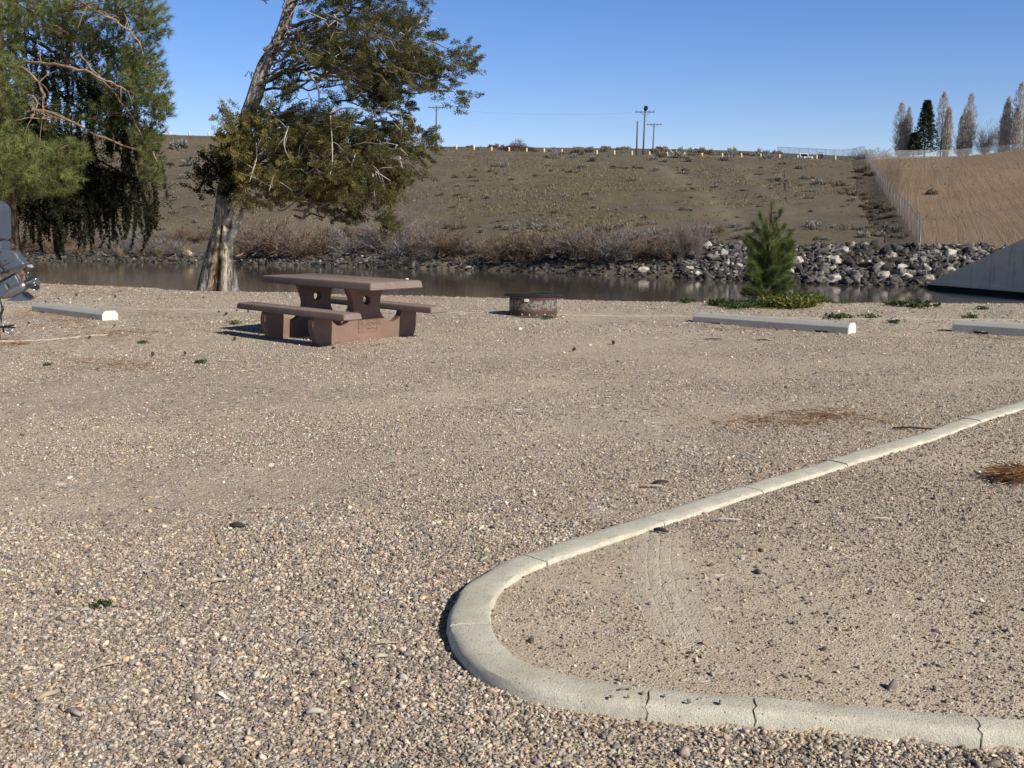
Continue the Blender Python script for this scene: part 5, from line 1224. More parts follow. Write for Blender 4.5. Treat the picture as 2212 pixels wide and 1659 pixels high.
# ---- big pine on the left
YP = 20.6
pt_ = tag(empty('pine_tree', (at(-8, 600, YP)[0], YP, 0)), 'orange barked pine with long pale green needle sprays, far left', 'tree'); pinv = pt_.location.copy()
bm = bmesh.new(); tube(bm, [at(12, 640, YP), at(11, 590, YP), at(4, 500, YP), at(-4, 400, YP), at(-14, 250, YP), at(-18, 100, YP), at(-20, -60, YP), at(-22, -200, YP)], [.42, .36, .31, .28, .25, .22, .18, .12], 18)
pbm = M('pine_bark', .9, .15); v_ = pbm.coord(scale=(1, 1, .45)); vv_ = pbm.vor(v_, 9); n_ = pbm.noise(v_, 16, 5, .7)
pbm.base(pbm.mix(pbm.ramp(vv_.outputs['Distance'], [(.25, 0), (.55, 1)]), pbm.mix(pbm.ramp(n_, [(.3, 0), (.7, 1)]), (.36, .22, .14), (.55, .38, .26)), (.12, .08, .06))); pbm.bump(n_, .8, .04)
o = link('trunk', bm_mesh('trunk', bm, True), pbm.m, pt_); o.matrix_parent_inverse = Matrix.Translation(-pinv)
bmb = bmesh.new(); rp_ = random.Random(8); CC, DD, LITc = [], [], []
def limb(pts, r0, r1=.012):
    P = catmull([Vector(at(x, y, Y)) for x, y, Y in pts], 6); r0 *= .72
    P = [p+Vector((rp_.gauss(0, .012), rp_.gauss(0, .02), rp_.gauss(0, .018))) for p in P]; tube(bmb, P, [(r0+(r1-r0)*i/len(P))*rp_.uniform(.85, 1.15) for i in range(len(P))], 7, cap=False)
    for _ in range(len(P)//3):
        a = rp_.choice(P[2:]); b = a+Vector((rp_.gauss(.1, .25), rp_.gauss(0, .2), rp_.gauss(-.02, .2))); tube(bmb, [a, a.lerp(b, .5)+Vector((0, 0, .04)), b], [.012, .008, .003], 4, cap=False)
    return P
def spray(px, py, rx, ry, n, Y, lit, depth=.7, frm=None):
    c = Vector(at(px, py, Y)); ax = rx*Y/F; az = ry*Y/F; st = Vector(frm) if frm is not None else c-Vector((ax*.8, 0, az*.2))
    for _ in range(max(3, n//22)):
        q = c+Vector((rp_.gauss(0, .5)*ax, rp_.gauss(0, .5)*depth, rp_.gauss(0, .45)*az)); tube(bmb, [st, st.lerp(q, .5)+Vector((0, 0, .05)), q], [.02, .014, .006], 4, cap=False)
    for _ in range(n):
        while True:
            u = Vector((rp_.uniform(-1, 1), rp_.uniform(-1, 1), rp_.uniform(-1, 1)))
            if .15 < u.length < 1: break
        q = c+Vector((u.x*ax, u.y*depth, u.z*az)); d = (Vector((u.x*.8+.25, u.y*.8-.1, u.z*.4+.45))+Vector((rp_.gauss(0, .35),)*3)).normalized()
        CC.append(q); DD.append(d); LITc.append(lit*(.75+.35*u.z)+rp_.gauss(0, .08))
tr_ = lambda row: at(-10, row, YP)
for a in [(60, 345, 80, 55, 330, 19.4, 1.0, .8), (110, 385, 70, 40, 240, 19.3, .95, .7), (20, 390, 70, 50, 220, 19.3, .95, .7), (150, 330, 45, 35, 120, 19.4, .8, .5), (25, 300, 60, 40, 160, 19.5, .95, .6),
          (20, 170, 45, 60, 200, 19.4, .95, .6), (0, 60, 50, 60, 180, 19.4, .8, .6), (20, 235, 55, 30, 110, 19.5, .9, .5),
          (60, 20, 110, 45, 300, 19.9, .75, .9), (200, 15, 90, 45, 260, 20.0, .7, .9), (300, 20, 65, 40, 200, 20.2, .75, .8), (150, 70, 70, 28, 120, 20.1, .7, .7), (330, 60, 35, 35, 110, 20.2, .7, .6),
          (310, 130, 48, 45, 190, 20.3, .6, .7), (320, 190, 52, 55, 260, 20.2, .75, .8), (350, 235, 26, 28, 80, 20.2, .75, .5), (265, 185, 55, 50, 180, 20.5, .45, .7), (320, 290, 42, 32, 110, 20.3, .6, .5),
          (325, 345, 26, 60, 150, 20.3, .75, .45), (240, 250, 60, 45, 150, 20.6, .3, .7), (195, 120, 70, 60, 150, 20.9, .22, .8), (120, 190, 80, 70, 150, 21.2, .12, .8), (150, 270, 70, 50, 130, 21.0, .2, .7), (260, 90, 60, 40, 110, 20.7, .4, .7)]:
    spray(*a, frm=tr_(a[1]+rp_.uniform(-30, 60)) if a[0] < 120 else None)
for pts, r0 in (([(-6, 139, 20.3), (90, 135, 19.6), (170, 150, 19.3), (240, 178, 19.4), (300, 210, 19.8)], .045), ([(10, 140, 20.2), (60, 152, 19.4), (92, 195, 19.2), (94, 240, 19.2), (91, 262, 19.2)], .045), ([(62, 205, 19.4), (78, 215, 19.2), (76, 240, 19.2), (66, 255, 19.2)], .025), ([(150, -10, 20.0), (210, 25, 19.4), (265, 55, 19.4), (300, 90, 19.6), (308, 118, 19.7)], .035), ([(280, 60, 19.6), (284, 100, 19.6)], .015), ([(-10, 60, 20.3), (60, 55, 19.8), (150, 70, 19.7)], .05), ([(150, 90, 20.2), (200, 150, 20.0), (270, 230, 20.0), (310, 300, 20.2), (340, 350, 20.2)], .03), ([(-10, 330, 20.4), (60, 370, 19.7), (140, 350, 19.4)], .05), ([(-10, 260, 20.4), (100, 240, 20.4), (230, 300, 20.2), (320, 330, 20.2)], .04)):
    limb(pts, r0)
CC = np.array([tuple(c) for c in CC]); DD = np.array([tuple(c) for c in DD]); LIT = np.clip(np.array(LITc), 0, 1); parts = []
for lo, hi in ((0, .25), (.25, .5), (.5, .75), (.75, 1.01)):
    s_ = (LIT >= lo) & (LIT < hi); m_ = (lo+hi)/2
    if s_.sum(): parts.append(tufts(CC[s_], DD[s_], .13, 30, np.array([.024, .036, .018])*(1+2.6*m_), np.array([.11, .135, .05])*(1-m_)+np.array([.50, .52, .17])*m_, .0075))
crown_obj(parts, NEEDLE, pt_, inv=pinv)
o = link('branches', bm_mesh('branches', bmb, True), simple('pine_branch_bark', (.22, .14, .09), (.36, .26, .18), 10, bump=.4), pt_); o.matrix_parent_inverse = Matrix.Translation(-pinv)

# ---- drooping spruce behind it
YS = 22.0
st_ = tag(empty('spruce_tree', (at(-120, 600, YS)[0], YS, 0)), 'dark spruce with hanging black green strands behind the pine', 'tree'); sinv = st_.location.copy()
bm = bmesh.new(); tube(bm, [at(-120, 640, YS), at(-120, 300, YS), at(-118, -200, YS)], [.38, .28, .10], 12); o = link('trunk', bm_mesh('trunk', bm, True), pbm.m, st_); o.matrix_parent_inverse = Matrix.Translation(-sinv)
bmb = bmesh.new(); rs_ = random.Random(12); CC, DD, SZ = [], [], []
limbs = [[(-115, -60), (60, 0), (180, 60), (290, 130)], [(-115, 20), (60, 80), (200, 170), (300, 260)], [(-115, 90), (40, 150), (180, 240), (325, 345)], [(-115, 160), (40, 230), (170, 320), (322, 405)], [(-115, 220), (30, 300), (150, 370), (250, 420), (310, 440)],
         [(-115, 260), (20, 350), (110, 420), (200, 455)], [(-115, 300), (0, 390), (80, 450), (120, 480)], [(-115, 130), (20, 200), (120, 300), (190, 380)], [(-115, 50), (80, 120), (230, 220), (300, 300)], [(-115, 240), (30, 320), (130, 390), (225, 440)], [(-115, 330), (-30, 400), (50, 450)], [(-115, 190), (40, 260), (180, 350), (290, 385)]]
for L_ in limbs:
    dY = rs_.uniform(-.8, .9); P = catmull([Vector(at(x, y, YS+dY*(i/len(L_)))) for i, (x, y) in enumerate(L_)], 9); tube(bmb, P, [.06*(1-.85*i/len(P)) for i in range(len(P))], 5, cap=False)
    for i in range(6, len(P)):
        for _ in range(3 if i % 3 else 1):
            base_ = P[i]+Vector((rs_.gauss(0, .12), rs_.gauss(0, .35), rs_.gauss(0, .06)))
            if base_.x < at(48, 500, YS)[0] and base_.z < 2.6: continue
            ln = rs_.uniform(.25, .95)*(1.0 if i > 10 else .7)
            if rs_.random() < .12: ln *= 1.25
            n_ = int(ln/.055); sway = rs_.gauss(0, .12)
            for k in range(n_):
                q = base_+Vector((sway*ln*(k/n_)**2, 0, -ln*k/n_)); CC.append(q); DD.append(Vector((rs_.gauss(sway, .25), rs_.gauss(0, .25), -1)).normalized()); SZ.append(.15*(1-.5*k/n_)*rs_.uniform(.5, 1.25))
    for i in range(4, len(P)):
        for _ in range(9):
            CC.append(P[i]+Vector((rs_.gauss(0, .2), rs_.gauss(0, .35), rs_.gauss(-.02, .2)))); DD.append(Vector((.8, rs_.gauss(0, .5), rs_.gauss(-.2, .4))).normalized()); SZ.append(rs_.uniform(.14, .26))
CC = np.array([tuple(c) for c in CC]); DD = np.array([tuple(c) for c in DD]); SZ = np.array(SZ)
crown_obj([clumps(CC, DD, SZ, 26, np.array([.010, .013, .009]), np.array([.075, .082, .042]), (.045, .020))], LEAF, st_, inv=sinv)
o = link('branches', bm_mesh('branches', bmb, True), simple('spruce_bark', (.05, .04, .032), (.10, .08, .06), 10), st_); o.matrix_parent_inverse = Matrix.Translation(-sinv)

# ---- young pine by the water
yb = gp(1640, 652); YY = yb[1]
def zy(zx, zy_, Y=None): return Vector(at((2800+zx/3.253)/1.8517, (750+zy_/3.253)/1.8517, Y or YY))
yt = tag(empty('young_pine', (zy(885, 1400).x, YY, 0)), 'young green pine sapling growing from a weedy mound', 'tree'); yinv = yt.location.copy()
bm = bmesh.new(); spine = [(850, 1430), (880, 1330), (892, 1200), (897, 1000), (900, 800), (900, 620), (925, 480), (935, 330), (938, 200)]
tube(bm, catmull([zy(*p) for p in spine], 4), list(np.linspace(.03, .008, 33)), 7)
o = link('trunk', bm_mesh('trunk', bm, True), simple('young_bark', (.16, .10, .06), (.26, .17, .10), 20), yt); o.matrix_parent_inverse = Matrix.Translation(-yinv)
ends = [(770, 340), (1090, 310), (690, 470), (1120, 500), (620, 620), (1180, 600), (760, 560), (1040, 560), (590, 740), (1250, 760), (700, 700), (1100, 720), (620, 860), (1230, 900), (560, 700), (1200, 690), (760, 860), (1080, 880), (640, 1000), (1200, 1010), (700, 1100), (1120, 1080), (620, 1180), (1200, 1200), (1230, 1240), (740, 1230), (1060, 1200), (560, 1310), (690, 1340), (860, 1330), (1000, 1290), (900, 1100), (980, 960), (820, 980), (900, 860), (860, 740), (1000, 780), (540, 1340), (1150, 1120), (780, 1130), (960, 700), (850, 520), (1000, 500), (650, 940), (1240, 820), (1130, 960), (700, 800), (830, 1240), (1120, 1250), (620, 1100), (1000, 1060), (870, 640), (1180, 780)]
rj = random.Random(6); bmb = bmesh.new(); CC, DD = [], []
for ex, ey in ends+[(e[0]+rj.uniform(-60, 60), e[1]+rj.uniform(-50, 50)) for e in ends[8:]]:
    sy = min(ey+rj.uniform(120, 260), 1360); sx = float(np.interp(sy, [p[1] for p in spine[::-1]], [p[0] for p in spine[::-1]]))
    wdt = abs(ex-900)/350; dY = rj.uniform(-.42, .42)*(1.05-wdt*.6)*(1 if ey > 450 else .4)
    ex = 900+(ex-900)*(.90 if ey < 1000 else .84)+rj.uniform(-25, 25); a = zy(sx, sy); b = zy(ex, ey, YY+dY); m_ = a.lerp(b, .55)+Vector((0, 0, -.05)); P = catmull([a, m_, b], 7); tube(bmb, P, [.012*(1-.6*i/len(P)) for i in range(len(P))], 5, cap=False)
    for i in range(5, len(P)):
        for _ in range(1): CC.append(P[i]+Vector((rj.gauss(0, .02), rj.gauss(0, .02), rj.gauss(0, .02)))); DD.append(((P[i]-P[i-1]).normalized()+Vector((0, 0, .25))).normalized())
    for _ in range(3): CC.append(P[-1]); DD.append(((P[-1]-P[-3]).normalized()+Vector((0, 0, .5))).normalized())
for t in np.linspace(0, 1, 16): CC.append(zy(938-30*t, 185+430*t)); DD.append(Vector((0, 0, 1)))
CC = np.array([tuple(c) for c in CC]); DD = np.array([tuple(c) for c in DD])
crown_obj([tufts(CC, DD, .13, 34, np.array([.045, .072, .028]), np.array([.27, .33, .11]), .0046, .07, .5)], NEEDLE, yt, inv=yinv)
o = link('branches', bm_mesh('branches', bmb, True), simple('young_branch', (.15, .10, .06), (.22, .15, .09), 20), yt); o.matrix_parent_inverse = Matrix.Translation(-yinv)

# ================================================================== WEEDS AND LITTER
def ground_pts(px0, px1, py0, py1, n, poly=None, gap=0):
    out = []; tries = 0; n = int(n)
    while len(out) < n and tries < n*8:
        tries += 1; x, y = RNG.uniform(px0, px1), RNG.uniform(py0, py1)
        if (2*(x-px0)/(px1-px0)-1)**2+(2*(y-py0)/(py1-py0)-1)**2 > RNG.uniform(.6, 1.05): continue
        g = gp(x, y); out.append((g[0], g[1]))
    a = np.array(out); return np.stack([a[:, 0], a[:, 1], gz(a[:, 0], a[:, 1])], 1)
def blades(P, k, L, W, cA, cB, lean=.5):
    n = len(P)*k; B = np.repeat(P, k, 0)+np.concatenate([RNG.normal(0, .025, (n, 2)), np.zeros((n, 1))], 1); D = unit(RNG.normal(0, lean, (n, 3))+np.array([0, 0, 1])); D[:, 2] = abs(D[:, 2])
    m = RNG.random((n, 1)); return tris(B, D, L*RNG.uniform(.5, 1.2, n), W, cA*(1-m)+cB*m, '', False)
def leaves(P, k, size, hgt, cA, cB):
    n = len(P)*k; B = np.repeat(P, k, 0)+np.stack([RNG.normal(0, .05, n), RNG.normal(0, .05, n), RNG.random(n)*hgt], 1); D = unit(RNG.normal(0, 1, (n, 3))*np.array([1, 1, .35])+np.array([0, 0, .25])); m = RNG.random((n, 1))
    return tri3(tris(B, D, size*RNG.uniform(.6, 1.3, n), size*.75, cA*(1-m)+cB*m, '', True))
A3 = np.array
parts = [blades(ground_pts(1650, 1795, 630, 660, 420), 8, .22, .011, A3([.04, .075, .02]), A3([.10, .17, .04])), blades(ground_pts(1535, 1650, 650, 664, 160), 6, .10, .010, A3([.03, .06, .02]), A3([.07, .12, .03])), blades(ground_pts(1780, 1850, 648, 657, 60), 5, .06, .01, A3([.05, .08, .02]), A3([.10, .15, .04]))]
tag(link('green_grass', mesh_np('green_grass', *join(parts)), LEAF), 'green grass growing round the base of the young pine', 'grass', kind='stuff')
parts = [leaves(ground_pts(1640, 1778, 648, 668, 330), 9, .055, .15, A3([.05, .09, .02]), A3([.26, .26, .07])), leaves(ground_pts(1555, 1660, 655, 668, 150), 6, .04, .08, A3([.04, .07, .03]), A3([.11, .15, .06]))]
tag(link('broadleaf_weeds', mesh_np('broadleaf_weeds', *join(parts)), LEAF), 'yellow green broadleaf weeds spreading beside the young pine', 'weeds', kind='stuff')
tag(link('dry_straw', mesh_np('dry_straw', *join([blades(ground_pts(1620, 1700, 636, 656, 260), 8, .16, .008, A3([.30, .21, .10]), A3([.50, .38, .20]), 1.1)])), LEAF), 'dry straw heaped at the foot of the young pine', 'straw', kind='stuff')
wcol = [(A3([.05, .08, .03]), A3([.12, .16, .06]))]
zz_ = lambda x, y: ((2600+x/1.4786)/1.8517, (1050+y/1.4786)/1.8517)
wl = [(*zz_(210, 238), 1), (*zz_(410, 254), 1.7), (*zz_(515, 266), 1), (*zz_(1090, 332), 1), (*zz_(1145, 332), 1), (*zz_(1305, 328), .8), (*zz_(1445, 254), 1), (*zz_(1575, 264), 1.8), (*zz_(1210, 236), 1.2), (*zz_(1970, 278), .7), (*zz_(1895, 333), .9), (*zz_(1445, 358), .7), (*zz_(2110, 240), 1.3), (*zz_(2180, 240), 1.3), (*zz_(1940, 236), 1), (307, 742, .45), (433, 785, .5), (102, 790, .35), (222, 1310, .28), (1180, 690, .5), (505, 700, .6)]
wm_ = [mesh_np('weed', *join([leaves(np.zeros((9, 3))+np.concatenate([RNG.normal(0, .05, (9, 2)), np.zeros((9, 1))], 1), 10, .05, .05, *wcol[0]), blades(np.zeros((12, 3)), 3, .09, .008, *wcol[0], 1.2)])) for _ in range(3)]
for me in wm_: me.materials.append(LEAF)
for i, (x, y, s_) in enumerate(wl):
    g = gpg(x, y); o = bpy.data.objects.new('weed', wm_[i % 3]); COL.objects.link(o); o.location = (g[0], g[1], gzs(g[0], g[1])+.005); o.scale = (s_, s_, s_); o.rotation_euler = (0, 0, i*1.7)
    lab = {15: 'small green weed on the gravel below the left wheel stop', 16: 'small weed on open gravel in front of the table', 18: 'flat sprawling weed in the coarse foreground gravel', 19: 'low weed in front of the fire ring', 20: 'weed half in shade beside the table shadow'}.get(i, 'small green weed on the gravel near the water edge')
    tag(o, lab, 'weed', 'weeds sprouting from the gravel')
# pine needle litter
parts = []
def litter(x0, x1, y0, y1, n, L=.11, hgt=.012):
    if hgt < .03: x0, x1, y0, y1, n = x0-(x1-x0)*.15, x1+(x1-x0)*.15, y0-(y1-y0)*.2, y1+(y1-y0)*.2, n*1.7
    if hgt < .03:
        cx_, cy_, rx_, ry_ = (x0+x1)/2, (y0+y1)/2, (x1-x0)*.36, (y1-y0)*.34; q_ = [gp(cx_+RNG.normal(0, 1)*rx_, cy_+RNG.normal(0, 1)*ry_) for _ in range(int(n*.75))]
        P = np.array([(a_[0], a_[1], 0) for a_ in q_]); P[:, 2] = gz(P[:, 0], P[:, 1])
    else: P = ground_pts(x0, x1, y0, y1, n)
    if hgt < .03: P = P[vnoise(P[:, 0], P[:, 1], .35, 77)+RNG.normal(0, .15, len(P)) > -.05]
    P[:, 2] += RNG.random(len(P))*hgt+.012; D = unit(RNG.normal(0, 1, (len(P), 3))*A3([1, 1, .08])); m = RNG.random((len(P), 1))
    parts.append(tri3(tris(P, D, L*RNG.uniform(.6, 1.2, len(P)), .006, A3([.22, .12, .06])*(1-m)+A3([.46, .29, .16])*m, '', True)))
for a in ((80, 280, 620, 640, 900), (60, 200, 672, 700, 800), (170, 330, 708, 730, 500), (-20, 110, 735, 757, 700), (120, 290, 785, 803, 350), (300, 400, 674, 690, 200), (1550, 1640, 905, 918, 260), (1710, 1850, 893, 918, 380), (1560, 1800, 704, 718, 500), (2110, 2260, 718, 732, 300), (560, 640, 682, 700, 250), (860, 940, 642, 654, 250), (1555, 1620, 655, 662, 100), (330, 480, 640, 660, 160), (700, 800, 738, 760, 200), (1600, 1700, 655, 668, 200)): litter(*a)
litter(2140, 2260, 1034, 1062, 900, .10, .05)
tag(link('needle_litter', mesh_np('needle_litter', *join(parts)), LEAF), 'rust brown pine needle litter in patches on the gravel', 'litter', kind='stuff')
# cones
bm = bmesh.new(); bmesh.ops.create_icosphere(bm, subdivisions=3, radius=.03)
for v in bm.verts: v.co.z *= .85; v.co.x *= 1.25; a = math.atan2(v.co.z, v.co.y); v.co *= 1+.16*math.sin(a*7+v.co.x*230)
cme = bm_mesh('pine_cone', bm); cme.materials.append(simple('cone_brown', (.05, .035, .025), (.10, .07, .045), 60))
zl_ = lambda x, y: ((x/2.676)/1.8517, (780+y/2.676)/1.8517); zt_ = lambda x, y: ((800+x/3.16)/1.8517, (1180+y/3.16)/1.8517)
for i, (x, y) in enumerate([zl_(625, 1128), zl_(310, 1392), zl_(820, 1083), zl_(960, 1548), zl_(490, 1158), zl_(1225, 1422), zl_(1210, 1267), zl_(1235, 1103), zt_(240, 235), zt_(440, 383), zt_(465, 217), zt_(610, 226), zt_(330, 262), zt_(40, 50), zt_(440, 578), (400, 768), (330, 770), (1325, 745), (720, 757), (1240, 760)]):
    g = gpg(x, y); o = bpy.data.objects.new('pine_cone', cme); COL.objects.link(o); o.location = (g[0], g[1], gzs(g[0], g[1])+.03); s_ = .45+.3*((i*7) % 5)/5; o.scale = (s_, s_, s_); o.rotation_euler = (i, i*.7, i*2.1); tag(o, 'small dark pine cone lying on the gravel', 'pine cone', 'pine cones dropped on the gravel')
# sticks, chips and curb pebbles
def stick(x, y, L, ang, r0, mat, label, name='stick'):
    g = gpg(x, y); zg = gzs(g[0], g[1])+.012; bm = bmesh.new(); c, s_ = math.cos(ang)*L/2, math.sin(ang)*L/2
    tube(bm, [(-c, -s_, 0), (-c*.3, -s_*.3+L*.04, .006), (c*.4, s_*.4-L*.02, .004), (c, s_, 0)], [r0*.7, r0, r0*.9, r0*.5], 6)
    tag(link(name, bm_mesh(name, bm, True), mat, loc=(g[0], g[1], zg)), label, name.replace('_', ' '))
dkw = simple('dark_wood', (.035, .028, .024), (.07, .055, .045), 30); tanw = simple('tan_wood', (.40, .33, .23), (.52, .44, .32), 30)
stick(1569, 1128, .13, .05, .005, deadm, 'thin white stick lying inside the curb near the straight edge'); stick(1428, 1152, .07, -.5, .010, dkw, 'dark wood chip inside the curb beside a joint', 'wood_chip')
stick(1407, 1055, .13, .1, .006, tanw, 'tan twig outside the curb above the joint'); stick(1428, 1046, .09, .2, .009, dkw, 'dark twig beside the tan twig'); stick(229, 1446, .10, .7, .004, tanw, 'thin tan straw stick in the lower left gravel')
stick(481, 1260, .08, .5, .005, tanw, 'short pale stick left of the picture middle'); stick(681, 1546, .05, .2, .010, deadm, 'white wood chip on the coarse gravel near the bottom', 'wood_chip'); stick(161, 1548, .06, -.5, .009, stub, 'grey wood chip in the bottom left gravel', 'wood_chip')
stick(823, 1426, .045, .4, .008, deadm, 'small white chip left of the curb bend', 'wood_chip'); stick(513, 1141, .07, .1, .015, dkw, 'dark clod of bark on the open gravel', 'bark_piece'); stick(1985, 930, .35, -.15, .008, dkw, 'dark thin branch just outside the straight curb')
stick(105, 1510, .07, .9, .009, tanw, 'pale flat chip at the lower left edge', 'wood_chip'); stick(490, 782, .16, .1, .006, deadm, 'thin white stick below the picnic table'); stick(1650, 737, .16, -.3, .008, dkw, 'short dark stick under the middle wheel stop'); stick(1900, 1126, .12, .1, .004, deadm, 'small white twig on the right of the sandy island')
stick(830, 1398, .10, .3, .004, tanw, 'fine tan straw beside the curb bend'); stick(1540, 735, .2, .1, .007, dkw, 'dark branch piece left of the short dark stick')
pbs = simple('brown_pebble', (.20, .15, .11), (.32, .26, .20), 40)
for i, (x, y) in enumerate([(515, 1328), (548, 1325), (470, 1360), (540, 1360), (604, 1345), (695, 1355), (797, 1380), (850, 1365), (930, 1385), (490, 1275), (1870, 215)]):
    g = gp((2000+x/1.0553)/1.8517, (1500+y/1.0553)/1.8517, .055); me = PEB[i % 7].data.copy(); me.materials.clear(); o = link('pebble', me, pbs, loc=(g[0], g[1], .057)); s_ = (.017, .012, .014, .011)[i % 4]; o.scale = (s_, s_*.9, s_); o.rotation_euler = (0, 0, i)
    tag(o, 'small brown pebble resting on top of the curb' if i < 10 else 'lone pebble on the far straight part of the curb', 'pebble', 'pebbles on the curb top')

# ================================================================== OUTBOARD MOTOR ON ITS TRAILER (left edge)
YM = 12.9
def mz(x, y, Y=YM): return at((x/2.676)/1.8517, (780+y/2.676)/1.8517, Y)
paint = simple('slate_blue_paint', (.075, .095, .13), (.095, .115, .15), 6, rough=.28, bump=0, spec=.6)
steel = M('polished_steel', .22, .5); steel.base((.42, .42, .42)); steel.b.inputs['Metallic'].default_value = .95; steel = steel.m
mo = tag(empty('outboard_motor', mz(-40, 700)), 'slate grey boat motor with steel propeller tilted up at left edge', 'outboard motor'); minv = Matrix.Translation(-mo.location)
def mpart(name, bm, mat, parent=mo, smooth=False, bev=.0):
    o = link(name, bm_mesh(name, bm, smooth), mat, parent); o.matrix_parent_inverse = minv if parent is mo else Matrix.Identity(4)
    if bev: md = o.modifiers.new('bevel', 'BEVEL'); md.width = bev; md.segments = 3; md.angle_limit = R(35)
    return o
def slabz(poly, th, y=0.0):
    bm = bmesh.new(); n = len(poly); a = [bm.verts.new(Vector(mz(*p))+Vector((0, y-th/2, 0))) for p in poly]; b = [bm.verts.new(Vector(mz(*p))+Vector((0, y+th/2, 0))) for p in poly]
    bm.faces.new(a); bm.faces.new(b[::-1])
    for i in range(n): bm.faces.new((a[i], b[i], b[(i+1) % n], a[(i+1) % n]))
    return bm
mpart('cowl', slabz([(-260, 20), (-40, 60), (10, 92), (38, 130), (50, 165), (55, 300), (56, 478), (-260, 540)], .40), paint, bev=.05)
mpart('midsection', slabz([(-260, 545), (55, 484), (66, 560), (60, 600), (20, 660), (-30, 700), (-260, 760)], .30), paint, bev=.04)
mpart('cowl_vent', slabz([(0, 195), (34, 180), (38, 205), (24, 240), (0, 245)], .41), chrome, bev=.004)
mpart('upper_housing', slabz([(-60, 640), (60, 574), (110, 590), (185, 598), (212, 632), (228, 668), (300, 738), (250, 775), (0, 850), (-200, 900), (-200, 700)], .17), paint, bev=.03)
for (x0, y0), (x1, y1), w_ in (((-60, 800), (210, 690), .26), ((-60, 890), (300, 748), .30), ((-40, 955), (235, 800), .22), ((90, 695), (175, 640), .20)):
    a, b = Vector(mz(x0, y0)), Vector(mz(x1, y1)); d = (b-a).normalized(); up = Vector((-d.z, 0, d.x)); bm = bmesh.new()
    c = [a-up*.006, b-up*.002, b+up*.004, a+up*.008]; f = [bm.verts.new(p+Vector((0, -w_/2 if i in (0, 3) else -w_*.32, 0))) for i, p in enumerate(c)]; g_ = [bm.verts.new(p+Vector((0, w_/2 if i in (0, 3) else w_*.32, 0))) for i, p in enumerate(c)]
    bm.faces.new(f); bm.faces.new(g_[::-1])
    for i in range(4): bm.faces.new((f[i], g_[i], g_[(i+1) % 4], f[(i+1) % 4]))
    mpart('fin_plate', bm, paint, bev=.003)
mpart('trim_tab', slabz([(300, 745), (335, 745), (355, 772), (345, 782), (300, 768)], .05), simple('grey_anode', (.35, .36, .36), (.45, .46, .46), 10, rough=.4), bev=.004)
mpart('gearcase', slabz([(-120, 990), (-40, 930), (170, 845), (200, 900), (222, 948), (150, 1010), (60, 1085), (0, 1112), (-120, 1130)], .075), paint, bev=.02)
ax0, ax1 = Vector(mz(10, 1102)), Vector(mz(400, 893)); ad = (ax1-ax0).normalized(); AL = (ax1-ax0).length; px_m = YM/(F*.99)/1.8517/2.676
bm = bmesh.new(); st = [(0, 4), (.05, 22), (.12, 36), (.25, 50), (.42, 58), (.58, 57), (.70, 50)]
tube(bm, [ax0+ad*AL*s_ for s_, _ in st], [r_*px_m for _, r_ in st], 24); mpart('bullet', bm, simple('bare_grey_metal', (.26, .27, .28), (.33, .34, .35), 8, rough=.3, metal=.7, bump=0), smooth=True)
pr_ = tag(bpy.data.objects.new('propeller', None), None); COL.objects.link(pr_); pr_.parent = mo; pr_.matrix_parent_inverse = minv
def ppart(name, bm, mat, smooth=True): return link(name, bm_mesh(name, bm, smooth), mat, pr_)
bm = bmesh.new(); st = [(.69, 40), (.74, 44), (.90, 38), (.97, 34), (1.0, 30)]; tube(bm, [ax0+ad*AL*s_ for s_, _ in st], [r_*px_m for _, r_ in st], 20); ppart('hub', bm, steel)
hubc = ax0+ad*AL*.84; s1 = Vector((0, 1, 0)); s2 = ad.cross(s1).normalized()
for ang in (105, 225, 345):
    bm = bmesh.new(); e1 = (s2*math.sin(R(ang))+s1*math.cos(R(ang))); e2 = ad.cross(e1); rows = []
    if (ang == 105 and e1.z < 0): e1 = -e1
    for i in range(9):
        t = i/8; rr_ = (34+118*t)*px_m; ch = (50+78*math.sin(math.pi*min(t*1.02+.08, 1))**.8*(1-t**6))*px_m*(.12 if i == 8 else 1); tw = R(62-38*t); row = []
        for j in range(7):
            u = j/6-.5; cam_ = .12*ch*(1-4*u*u); row.append(bm.verts.new(hubc+e1*rr_+e2*(u*ch*math.cos(tw)+t*.015)+ad*(u*ch*math.sin(tw)+cam_+t*.03)))
        rows.append(row)
    for a, b in zip(rows, rows[1:]):
        for j in range(6): bm.faces.new((a[j], a[j+1], b[j+1], b[j]))
    o = ppart('blade', bm, steel); md = o.modifiers.new('thick', 'SOLIDIFY'); md.thickness = .005
mpart('skeg', slabz([(70, 1128), (200, 1060), (285, 1030), (330, 1062), (374, 1098), (368, 1110), (330, 1128), (240, 1134), (110, 1134)], .014), paint, bev=.003)
bm = bmesh.new(); tube(bm, [Vector(mz(*p))+Vector((0, -.17, 0)) for p in ((8, 662), (42, 690), (80, 720), (92, 760), (130, 808))], [.014, .016, .020, .014, .016], 10); tube(bm, [Vector(mz(118, 806))+Vector((0, -.19, 0)), Vector(mz(150, 808))+Vector((0, -.15, 0))], .022, 10); mpart('trim_arm', bm, blk, smooth=True)
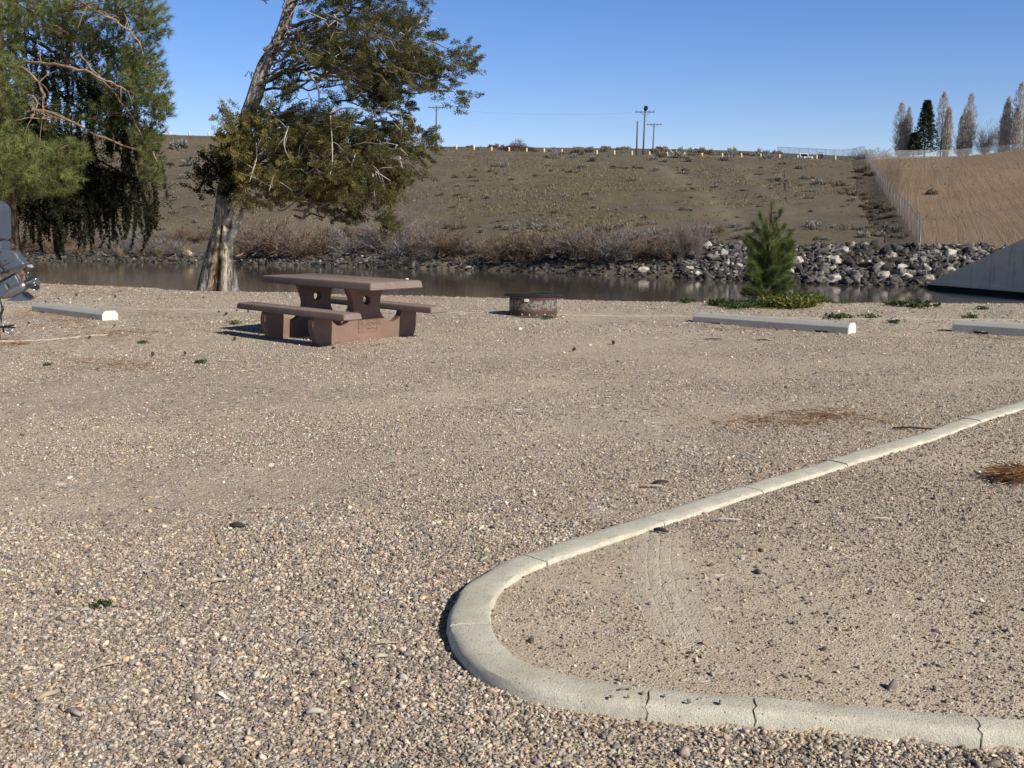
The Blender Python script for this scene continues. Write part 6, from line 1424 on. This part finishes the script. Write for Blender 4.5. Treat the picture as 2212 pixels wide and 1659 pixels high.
mpart('water_inlet', slabz([(82, 945), (98, 940), (127, 992), (110, 1000)], .079), blk); mpart('badge', slabz([(0, 940), (18, 945), (22, 968), (0, 978)], .079), blk); mpart('label_plate', slabz([(62, 962), (78, 955), (104, 1004), (90, 1015)], .078), chrome)
mpart('transom_bracket', slabz([(-330, 480), (-200, 480), (-200, 900), (-330, 1000)], .34), blk, bev=.02)

tl = tag(empty('boat_trailer', (mz(-30, 1500)[0], YM-.1, 0)), 'rusty red trailer post with straps and chain below the motor', 'boat trailer'); tinv = Matrix.Translation(-tl.location)
redp = simple('rusty_red_paint', (.22, .06, .035), (.30, .11, .06), 12)
def tpart(name, bm, mat, smooth=True):
    o = link(name, bm_mesh(name, bm, smooth), mat, tl); o.matrix_parent_inverse = tinv; return o
Yt = 11.9
zg = lambda x, y: Vector(mz(x, y, Yt))
bm = bmesh.new(); bx(bm, (zg(-24, 1500).x, Yt, .15), (.05, .05, .34)); bx(bm, (zg(-24, 1500).x-.4, Yt, .30), (.75, .05, .05)); tpart('post', bm, redp, False)
bm = bmesh.new(); bx(bm, (mz(-330, 700)[0]-.2, YM, 1.0), (.10, .3, .6)); bx(bm, (mz(-330, 700)[0]-.2, YM, .38), (.08, .08, .78)); tpart('motor_support', bm, redp, False)
bm = bmesh.new(); tube(bm, [zg(0, 1112), zg(8, 1150), zg(22, 1185), zg(28, 1225), zg(10, 1285), zg(2, 1300)], [.006, .008, .012, .016, .013, .01], 8); tube(bm, [zg(4, 1250), zg(10, 1330), zg(25, 1370), zg(40, 1470)], [.02, .009, .009, .012], 8); tpart('strap', bm, blk)
bm = bmesh.new(); tube(bm, [zg(25, 1300), zg(36, 1460), zg(48, 1472), zg(70, 1466)], .008, 8); tpart('rod', bm, chrome)
bm = bmesh.new()
c_ = zg(108, 1460); 
for rad_, th in ((.036, .009), (.022, .007)): tube(bm, [c_+Vector((rad_*math.cos(a), 0, rad_*math.sin(a))) for a in np.linspace(0, 2*math.pi, 17)], th, 6, cap=False)
for a in range(0, 180, 60): tube(bm, [c_+Vector((.036*math.cos(R(a)), 0, .036*math.sin(R(a)))), c_-Vector((.036*math.cos(R(a)), 0, .036*math.sin(R(a))))], .006, 5)
tpart('round_fitting', bm, chrome)
